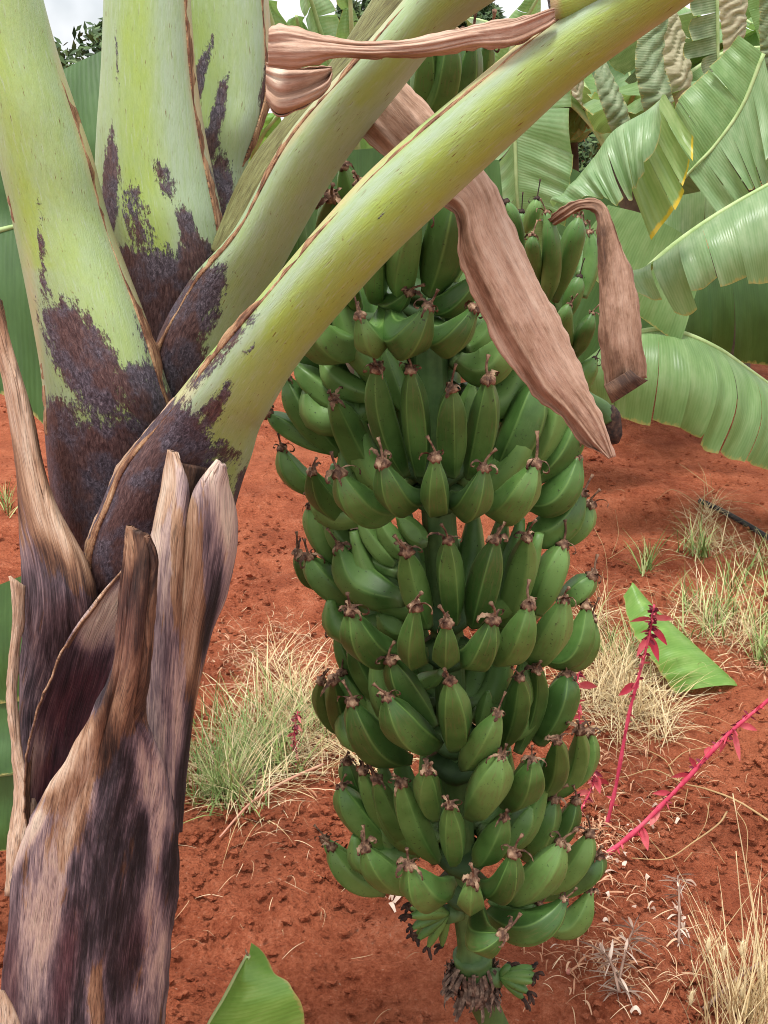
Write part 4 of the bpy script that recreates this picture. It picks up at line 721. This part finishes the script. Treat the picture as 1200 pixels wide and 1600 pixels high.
twisted([(1005,20,4.6), (992,90,4.55), (1000,150,4.5), (1010,185,4.5)], [(1045,20,4.6), (1035,90,4.55), (1050,150,4.5), (1045,190,4.5)], mWl, 1, 'grey green withered leaf hanging in a creased roll')
twisted([(1026,20,4.7), (1028,70,4.7), (1042,120,4.65), (1055,165,4.65)], [(1056,15,4.7), (1072,70,4.7), (1080,120,4.65), (1078,165,4.65)], mWt, 2, 'straw coloured withered leaf')
twisted([(930,90,4.5), (930,130,4.45), (942,170,4.4), (955,205,4.4)], [(946,95,4.5), (962,130,4.45), (978,165,4.4), (986,200,4.4)], mWl, 3)
twisted([(1122,-30,4.4), (1124,20,4.4), (1128,55,4.4), (1130,85,4.4)], [(1168,-30,4.4), (1165,20,4.4), (1164,50,4.4), (1156,80,4.4)], mWt, 4)
twisted([(1186,-10,4.3), (1186,50,4.3), (1188,90,4.3), (1190,120,4.3)], [(1230,-10,4.3), (1220,50,4.3), (1225,90,4.3), (1220,120,4.3)], mWl, 5)
twisted([(884,60,5.0), (890,110,5.0), (894,150,5.0)], [(905,60,5.0), (912,120,5.0), (908,165,5.0)], mWt, 6)
leaf_px(with_, [([(1121,-60,4.6), (1121,20,4.6), (1122,110,4.6)], [(1078,-60,4.55), (1076,30,4.55), (1085,120,4.55)])], mWl, [(1121,-60,4.6), (1121,20,4.6), (1122,110,4.6)], .012, 'half leaf hanging straight down from its rib', 91, ((.3, .5, .7, .85),), n=60, gap=.1, sway=.06)
leaf_px(with_, [([(1150,-40,4.8), (1185,60,4.8), (1215,160,4.8)], [(1200,-60,4.75), (1240,40,4.75), (1260,140,4.75)])], mLf, None, seed=92, slits=((.3, .6),), n=50, gap=.1)

# --- further banana plants filling the plantation
def banana_tree(x, y, h, seed, label, nl=9, L=1.5):
    r_ = random.Random(seed); t = thing('banana_plant', label, 'banana plant', (x, y, 0), 'banana plants further back in the plantation')
    stem(t, x, y, h, .09, (r_.uniform(-.1, .1), r_.uniform(-.1, .1)))
    for k in range(nl):
        a = 2 * math.pi * (k + r_.uniform(-.3, .3)) / nl * 1.62; el_ = r_.uniform(.5, 1.25); ln = L * r_.uniform(.75, 1.15); P, p = [], np.array([x, y, h - .05]); e = el_
        for s in range(9):
            P.append(p.copy()); st = ln / 8; p = p + st * np.array([math.cos(a) * math.cos(e), math.sin(a) * math.cos(e), math.sin(e)]); e -= r_.uniform(.12, .30)
        P = np.array(P); side = np.array([-math.sin(a), math.cos(a), 0]); mb = MB()
        wd = np.interp(np.linspace(0, 1, 7), [0, .15, .5, .85, 1], [.03, .16, .25, .18, .03])
        for sg in (1, -1):
            Q = catmull(P[2:], 7); O = [Q[i] + sg * side * wd[i] + np.array([0, 0, -.10 * wd[i] / .25 * r_.uniform(.3, 1.6)]) for i in range(7)]
            blade(mb, Q, O, n=48, m=7, slits=[r_.uniform(.08, .95) for _ in range(r_.randint(3, 8))], gap=.12, seed=seed * 31 + k * 2 + sg, sway=.08, pleat=.004)
        o = build_leaf(mb, 'leaf', r_.choice((mLf, mLf, mLp, mLd, mWl if k % 4 == 0 else mLf)), t)
        V, Fc, uv = tube(catmull(P, 20), np.linspace(.02, .006, 20), 6); mesh('midrib', V, Fc, mRib, o, uv)
for i, (u, Y, h, lab) in enumerate([(1010, 6.2, 1.5, 'banana plant seen between the withered leaves and the front stalk'), (1180, 6.4, 1.6, 'banana plant rising behind the withered leaves near the right edge'), (1130, 8.2, 1.9, 'tallest distant banana plant under the upper right corner'), (905, 7.6, 1.55, 'distant banana plant above the pale ribbed leaf'), (960, 5.6, 1.35, 'banana plant close behind the crumpled yellow edged leaf'), (1080, 6.9, 1.45, 'banana plant between the square ended leaf and the grey withered leaves'), (60, 7.0, 1.1, 'distant low banana plant behind the left stalks')]):
    p = at(u, 300, Y); banana_tree(p[0], Y, h, 200 + i, lab)

# --- trees and shrubs on the skyline
def tree(u, top, Y, rad, seed, label, n=9500):
    r_ = random.Random(seed); tp = at(u, top, Y); x, z = tp[0], tp[2]; t = thing('tree', label, 'tree', (x, Y, 0), 'trees on the skyline')
    V, Fc, uv = tube(catmull([np.array([x, Y, -.1]), np.array([x + .1, Y, z * .4]), np.array([x, Y, z * .75])], 14), np.linspace(.12, .03, 14), 8)
    b = MB(); b.add(V, Fc, uv)
    for k in range(9):
        a = r_.uniform(0, 6.28); q = np.array([x + math.cos(a) * rad * .6, Y + math.sin(a) * rad * .6, z * r_.uniform(.5, .85)])
        V, Fc, uv = tube(catmull([np.array([x, Y, z * r_.uniform(.2, .5)]), (q + [x, Y, z * .5]) / 2, q], 6), np.linspace(.04, .01, 6), 5); b.add(V, Fc, uv)
    b.build('trunk', mTr, t); mb = MB()
    cl_ = []
    for k in range(46):
        a = r_.uniform(0, 6.28); zz = r_.uniform(.12, .95); rr = rad * math.sqrt(max(.05, 1 - (zz * 1.5 - .65) ** 2)) * r_.uniform(.3, 1)
        cl_.append((x + math.cos(a) * rr, Y + math.sin(a) * rr, z * zz, r_.uniform(.15, .34) * rad))
    for k in range(n):
        c = r_.choice(cl_); d = Vector((r_.gauss(0, 1), r_.gauss(0, 1), r_.gauss(0, 1))).normalized() * c[3] * r_.random() ** .4
        p = np.array([c[0] + d.x, c[1] + d.y, min(c[2] + d.z, z * 1.02)]); e1 = Vector((r_.gauss(0, 1), r_.gauss(0, 1), r_.gauss(0, 1))).normalized(); e2 = e1.orthogonal().normalized(); s = r_.uniform(.030, .060)
        e1, e2 = np.array(e1), np.array(e2); tn = r_.random()
        mb.add([p - e1 * s * 1.6, p + e2 * s * .6, p + e1 * s * 1.6, p - e2 * s * .6], [[0, 1, 2, 3]], None, [tn] * 4)
    mb.build('crown', mCrown, t, False)
tree(110, 28, 15, 1.25, 1, 'bushy dark green tree between the two left stalks');
tree(575, -22, 16, .75, 3, 'dark tree top between the upright leaves and the upper stalk'); tree(738, -20, 17, .55, 4, 'dark narrow tree top by the blue patch of sky'); tree(1060, 90, 19, 1.6, 5, 'tree far behind the withered leaves'); tree(880, 80, 18, 1.5, 7, 'tree behind the front stalk at the right')

# ------------------------------------------------------------------ young leaf, sucker
sk = at(380, 1700, 1.2)
sucker = thing('banana_sucker', 'bright green young banana leaf poking up at the bottom edge', 'banana sucker', (sk[0], sk[1], 0))
mSk = [(388,1493,1.22), (372,1520,1.22), (350,1560,1.22), (318,1620,1.22), (300,1720,1.2)]
leaf_px(sucker, [(mSk, [(389,1495,1.22), (404,1527,1.2), (428,1556,1.18), (446,1605,1.17), (450,1720,1.18)])], mLb, mSk, .004, seed=101, n=70, m=14, sag=-.012, pleat=.002)
V, Fc, uv = tube(catmull([np.array([sk[0], sk[1], -.02]), at(310, 1760, 1.2), at(312, 1640, 1.215)], 14), np.linspace(.025, .005, 14), 10); mesh('pseudostem', V, Fc, mSt, sucker, uv)
V, Fc, uv = tube([at(388, 1498, 1.22), at(386, 1490, 1.22), at(383, 1483, 1.22)], [.0022, .0016, .0008], 6); mesh('dried_tip', V, Fc, mT, sucker, uv)
g5 = ground(1060, 1088)
lone = thing('banana_sucker', 'broad young green leaf standing in the grass behind the red weed', 'banana sucker', g5)
mY = [(986,912,2.95), (1040,965,2.88), (1100,1020,2.82), (1158,1073,2.76)]
leaf_px(lone, [(mY, [(971,935,2.9), (985,988,2.82), (1020,1040,2.76), (1056,1085,2.72)])], mLb, None, seed=103, n=60, m=14, sag=.04, pleat=.003, rimw=1.0)

# ------------------------------------------------------------------ grass, straw, litter
def strand(mb, p, h, lean, width, rn_, tone, seg=5, droop=.5):
    a = rn_.uniform(0, 6.28); V = []; sd = np.array([math.cos(a + 1.57), math.sin(a + 1.57), 0]) * width
    q = np.array(p, float); e = 1.57 - lean * rn_.uniform(.2, 1)
    for s in range(seg + 1):
        ww = (1 - (s / seg) ** 1.5) + .05; V += [q - sd * ww, q + sd * ww]
        st = h / seg; q = q + st * np.array([math.cos(a) * math.cos(e), math.sin(a) * math.cos(e), math.sin(e)]); e -= droop * rn_.uniform(.1, .5)
    mb.add(V, gridfaces(seg + 1, 2), None, [tone] * len(V))
def patch(name, label, regs, mat, hr, width, lean, droop, seed, tr=(0, 1)):
    mb = MB(); r_ = random.Random(seed)
    for (u, v, ru, rv, n) in regs:
        tuft = [(u + r_.gauss(0, .5) * ru, v + r_.gauss(0, .5) * rv) for _ in range(max(1, n // 14))]
        for k in range(n):
            c = r_.choice(tuft); p = ground(c[0] + r_.gauss(0, ru * .15), c[1] + r_.gauss(0, rv * .12 + 2))
            strand(mb, p, r_.uniform(*hr), lean, width * r_.uniform(.6, 1.3), r_, r_.uniform(*tr), 5, droop)
    return props(mb.build(name, mat), label, kind='stuff')
patch('grass', 'green grass growing in tufts on the soil', [(370,1215,85,65,400), (450,1150,80,65,160), (340,1270,40,20,90), (960,1030,40,60,90), (1130,985,90,55,170), (1180,1040,40,40,70), (1085,860,36,24,70), (1010,900,12,14,50), (15,790,20,20,30), (1150,900,60,30,60), (1215,950,50,40,100)], mGr, (.05, .20), .0021, 1.0, .35, 5)
patch('straw', 'pale dry grass among the green tufts', [(420,1180,110,75,600), (480,1100,90,75,480), (350,1250,60,40,260), (960,1080,60,50,750), (930,1000,20,60,200), (1020,1120,60,30,300), (1140,1000,100,60,420), (1095,850,44,26,150), (1100,800,40,30,60), (1180,870,40,12,60), (660,1120,60,60,300), (790,1110,60,40,420), (560,1180,60,40,200)], mSw, (.05, .24), .0012, 1.5, .5, 6)
def litter(name, label, regs, mat, lr, width, seed):
    mb = MB(); r_ = random.Random(seed)
    for (u, v, ru, rv, n) in regs:
        for k in range(n):
            p = ground(u + r_.gauss(0, .55) * ru, v + r_.gauss(0, .55) * rv); a = r_.uniform(0, 6.28); l = r_.uniform(*lr); cv = r_.uniform(-1, 1) ** 3 * 1.6; V = []
            q = p.copy(); lift = r_.uniform(.002, .012); wd = width * r_.uniform(.5, 1.6)
            for s in range(7):
                sd = np.array([-math.sin(a), math.cos(a), .3]) * wd * (1.05 - abs(s / 6 - .45)); zz = max(hgt(q[0], q[1]) + .006, 0 + hgt(q[0], q[1])) + lift * math.sin(s / 6 * 3.1)
                V += [np.array([q[0], q[1], zz]) - sd, np.array([q[0], q[1], zz]) + sd]
                q = q + l / 6 * np.array([math.cos(a), math.sin(a), 0]); a += cv / 6
            mb.add(V, gridfaces(7, 2), None, [r_.random()] * 14)
    return props(mb.build(name, mat), label, kind='stuff')
litter('straw_litter', 'bits of pale straw lying on the red soil', [(600,1150,700,450,120), (420,1040,110,60,300), (1000,1480,160,120,70), (960,1560,110,50,70), (1020,1230,150,80,130), (1100,930,120,60,100), (420,1400,160,120,40), (930,1330,60,60,60), (1110,820,70,40,70), (440,980,60,30,60)], mSw2, (.010, .070), .0006, 21)
litter('leaf_litter', 'rusty dead leaf scraps on the soil beside the grass', [(430,1040,110,60,330), (500,1190,40,90,100), (930,1320,40,60,90), (900,1520,70,60,110), (1170,1040,60,50,160), (960,1180,60,40,80), (930,1420,60,40,40)], mRu, (.010, .05), .0014, 22)
litter('pale_leaf_litter', 'pale curled scraps of dead leaf under the bunch', [(930,1500,70,90,10), (620,1420,18,14,14), (1010,1290,60,30,8), (960,1370,60,30,10), (1050,1440,40,60,8)], mGry, (.010, .030), .0032, 23)

# ------------------------------------------------------------------ weeds, twigs, hose
def px_ground(u, v, up=0.0): g = ground(u, v); g[2] += up; return g
def small_leaf(mb, p, d, l, wd, rn_, tone=.5):
    d = np.array(d, float); d /= np.linalg.norm(d); s = np.cross(d, [rn_.uniform(-.5, .5), 1, rn_.uniform(0, .5)]); s /= np.linalg.norm(s) + 1e-9; V = []
    for i in range(6):
        t = i / 5; k = math.sin(math.pi * min(t * .92 + .06, 1)) * wd; q = p + d * l * t + np.array([0, 0, -.3 * l * t * t]); V += [q - s * k, q + np.cross(s, d) * .2 * k, q + s * k]
    mb.add(V, gridfaces(6, 3), None, [tone] * len(V))
def red_weed(label, pts, Y, r0, leaves, buds, seed):
    r_ = random.Random(seed); P = catmull([at(u, v, Y + dy) for (u, v, dy) in pts], 40)
    t = thing('red_weed', label, 'weed', P[0])
    V, Fc, uv = tube(P, np.linspace(r0 * .82, r0 * .42, 40) * (1 + .16 * np.sin(np.arange(40) * 1.3) + .08 * np.sin(np.arange(40) * 3.1)), 8); mesh('stem', V, Fc, mRed, t, uv)
    for (k, du, dv, l, wd) in leaves:
        b = MB(); p = P[int(k * 39)]; q = p + np.array([du, r_.uniform(-.3, .3), dv]); small_leaf(b, p, q - p, l, wd, r_); b.build('leaf', mRdl, t)
    b = MB()
    for (k0, k1, n) in buds:
        for _ in range(n):
            p = P[int(r_.uniform(k0, k1) * 39)]; a = r_.uniform(0, 6.28); small_leaf(b, p, (math.cos(a), math.sin(a), r_.uniform(-.3, 1)), r_.uniform(.006, .02), r_.uniform(.002, .005), r_)
    br = MB()
    for k in range(54):
        p = P[int((k + .5) / 54 * 39)]; a = r_.uniform(0, 6.28); small_leaf(br, p, (math.cos(a), math.sin(a), r_.uniform(-.6, .8)), r_.uniform(.006, .022), r_.uniform(.002, .0045), r_, r_.random())
    br.build('bracts', mRdl, t)['kind'] = 'stuff'
    if b.V: b.build('flower_buds', mMar, t)['kind'] = 'stuff'
    return t
red_weed('upright crimson weed stem with drooping red leaves beside the bunch', [(945,1300,0), (962,1230,0), (982,1120,0), (1000,1050,0), (1015,990,0), (1022,945,0)], 2.1, .0058, [(.82,.5,-1,.05,.009), (.80,-.6,-.9,.045,.008), (.86,1,-.8,.05,.008), (.55,-1,-.2,.042,.013), (.9,1,.2,.05,.009), (.9,-1,.1,.045,.008)], [(.78, 1, 60), (.4, .8, 16)], 1)
red_weed('thick crimson weed stem leaning out to the right over the soil', [(942,1340,0), (1000,1292,0), (1075,1215,0), (1140,1145,0), (1205,1090,0), (1270,1030,0)], 1.98, .0072, [(.35,-1,.2,.04,.008), (.3,-.6,-1,.035,.01), (.42,-1,.1,.04,.008), (.5,.1,1,.035,.008), (.62,.4,-1,.06,.006), (.6,-.2,-1,.04,.006), (.66,1,.0,.04,.008), (.22,.4,-1,.045,.009), (.45,-.3,.8,.05,.006)], [(.55, .75, 26), (.3, .55, 14)], 2)
red_weed('small dark pink weed spike in the straw to the left of the bunch', [(478,1262,0), (468,1200,0), (460,1150,0), (465,1112,0)], 2.35, .004, [], [(.1, 1, 90)], 3)
red_weed('low red weed half hidden behind the lower right bananas', [(885,1310,0), (905,1270,0), (925,1230,0), (930,1200,0)], 2.15, .004, [(.2,1,.2,.04,.01), (.6,-1,.3,.04,.01), (.8,1,-.2,.04,.01), (.9,.4,-1,.04,.009)], [(.2, 1, 40)], 4)
red_weed('weed with a salmon pink leaf behind the bunch edge', [(905,1180,0), (905,1120,0), (900,1080,0), (905,1050,0)], 2.3, .003, [(.75,1,.25,.052,.014), (.45,-1,-.3,.03,.008)], [(.5, 1, 20)], 5)
# fallen pink twig at the left
P = catmull([px_ground(345, 1340, .01), px_ground(395, 1300, .03), px_ground(450, 1265, .035), px_ground(505, 1232, .04)], 20)
V, Fc, uv = tube(P, np.linspace(.0022, .0034, 20), 8); o = mesh('fallen_twig', V, Fc, mat_plain('pink_twig', [(.3, (.45, .17, .12)), (.6, (.60, .36, .24)), (.8, (.64, .50, .34))], 12, .7, .2), None, uv)
props(o, 'pinkish bare twig lying on the soil beside the grass tuft', 'twig')
def twig(label, polys, mat, r0):
    mb = MB()
    for k, (pl, rr) in enumerate(polys):
        V, Fc, uv = tube(catmull([px_ground(u, v, .012 + .03 * math.sin(min(1, i / 3) * 3.14)) for i, (u, v) in enumerate(pl)], 22), np.linspace(rr * .62, rr * .25, 22), 6); mb.add(V, Fc, uv)
    return props(mb.build('fallen_twig', mat), label, 'twig')
twig('pale branching dry twig spread on the soil under the leaning red stem', [([(1215,1300), (1150,1275), (1100,1250), (1060,1215), (1040,1180), (1000,1160), (960,1150)], .0045), ([(1060,1215), (1020,1210), (980,1225), (950,1220)], .003), ([(1135,1275), (1120,1310), (1080,1345), (1040,1355), (985,1362)], .004), ([(1080,1345), (1065,1380)], .0022), ([(1108,1258), (1100,1310), (1085,1340)], .002), ([(1110,1325), (1128,1380)], .002), ([(1150,1275), (1165,1320), (1160,1400)], .002), ([(1045,1190), (1070,1180), (1110,1175)], .0025), ([(1060,1215), (1090,1200), (1130,1160)], .002), ([(1020,1175), (1010,1210)], .0018), ([(1075,1230), (1065,1290)], .0018), ([(1040,1355), (1000,1330), (960,1290)], .002)], mSw, .004)
twig('brown dry stalk with straggling twigs on the soil at the right', [([(1115,770), (1095,800), (1085,830), (1075,860)], .004), ([(1095,800), (1050,790), (1025,800)], .0025), ([(1115,770), (1085,755), (1060,735)], .003), ([(1105,780), (1100,750), (1090,735)], .0025), ([(1112,790), (1180,800), (1200,812)], .002)], mSw, .004)
twig('grey stick lying in the dry grass at the lower right corner', [([(1095,1610), (1140,1580), (1180,1545), (1215,1510)], .007)], mGry, .007)
twig('single pale dry stem arching over soil beside the bunch', [([(905,800), (930,850), (945,890), (950,960), (955,1010)], .0018), ([(955,880), (965,850), (960,815)], .0016), ([(950,885), (1000,865), (1050,860)], .0018)], mSw, .002)
P = catmull([px_ground(1092, 793, .01), px_ground(1130, 805, .012), px_ground(1170, 822, .012), px_ground(1230, 850, .012), px_ground(1330, 890, .012)], 30)
V, Fc, uv = tube(P, .011, 10); props(mesh('irrigation_hose', V, Fc, mHose, None, uv), 'black irrigation hose running along the soil at the right', 'hose')
# withered weeds in the lower right
def withered(label, spots, seed):
    r_ = random.Random(seed); g0 = px_ground(*spots[0][0]); t = thing('withered_weed', label, 'weed', g0)
    for (a, b, n, l) in spots:
        P = catmull([px_ground(*a, .012), (px_ground(*a) + px_ground(*b)) / 2 + [0, 0, .045], px_ground(*b, .03)], 14); V, Fc, uv = tube(P, np.linspace(.003, .0015, 14), 6); mesh('stem', V, Fc, mGry, t, uv); mb = MB()
        for k in range(n):
            p = P[r_.randrange(14)]; an = r_.uniform(0, 6.28); small_leaf(mb, p, (math.cos(an), math.sin(an), r_.uniform(-.2, .7)), l * r_.uniform(.5, 1.3), l * .055, r_, r_.random())
        mb.build('leaves', mGry, t)
withered('withered grey brown weed lying on bare soil', [((1058,1500), (1055,1400), 46, .034)], 31)
withered('pale spiky withered weed nearest the bottom of the bunch', [((960,1590), (985,1500), 44, .05), ((965,1592), (930,1540), 36, .045)], 32)
P = catmull([px_ground(885, 1560, .005), at(893, 1500, 1.72), at(899, 1440, 1.72)], 16); V, Fc, uv = tube(P, np.linspace(.0045, .003, 16), 7)
props(mesh('dead_stem', V, Fc, mat_plain('salmon_stem', [(.3, (.50, .16, .12)), (.6, (.62, .33, .24)), (.8, (.66, .48, .36))], 16, .6, .2), None, uv), 'thin salmon coloured dead stem standing under the lower right bananas', 'stem')
# dry grass clump with seed heads, lower right corner
gc = px_ground(1160, 1640); cl2 = thing('dry_grass_clump', 'clump of dry straw grass with fluffy seed heads in the lower right corner', 'grass clump', gc)
mb = MB(); r_ = random.Random(77)
for k in range(330):
    p = px_ground(1175 + r_.gauss(0, 40), 1640 + r_.gauss(0, 36)); strand(mb, p, r_.uniform(.08, .30), .55, .0014, r_, r_.random(), 6, .16)
for (u, v, u1, v1) in [(1160,1650,1150,1330), (1190,1650,1170,1380), (1150,1640,1075,1430), (1200,1660,1145,1240), (1180,1650,1190,1400), (1110,1640,1080,1500)]:
    V, Fc, uv = tube(catmull([px_ground(u, v), at((u + u1) / 2 + 8, (v + v1) / 2, 1.50), at(u1, v1, 1.52)], 14), np.linspace(.0018, .0008, 14), 5); mb.add(V, Fc, uv, [.7] * len(V))
mb.build('blades', mSw, cl2)
for (u, v) in [(1106,1478), (1131,1490), (1159,1482), (1190,1520), (1080,1560), (1160,1550), (1215,1500)]:
    p = at(u, v, 1.5); b = MB(); g_ = px_ground(u + 20, 1650)
    V, Fc, uv = tube(catmull([g_, (g_ + p) / 2 + [.01, 0, 0], p - [0, 0, .014]], 12), .0009, 5); b.add(V, Fc, uv, [.6] * len(V))
    V, Fc, uv = tube([p + [0, 0, z] for z in (-.015, -.008, 0, .008, .015)], [.001, .0032, .0038, .003, .001], 9); b.add(V, Fc, uv, [.9] * len(V))
    for k in range(150): strand(b, p + [0, 0, r_.uniform(-.015, .012)], r_.uniform(.007, .013), 1.1, .00032, r_, 1.0, 2, .1)
    b.build('seed_head', mSw, cl2)
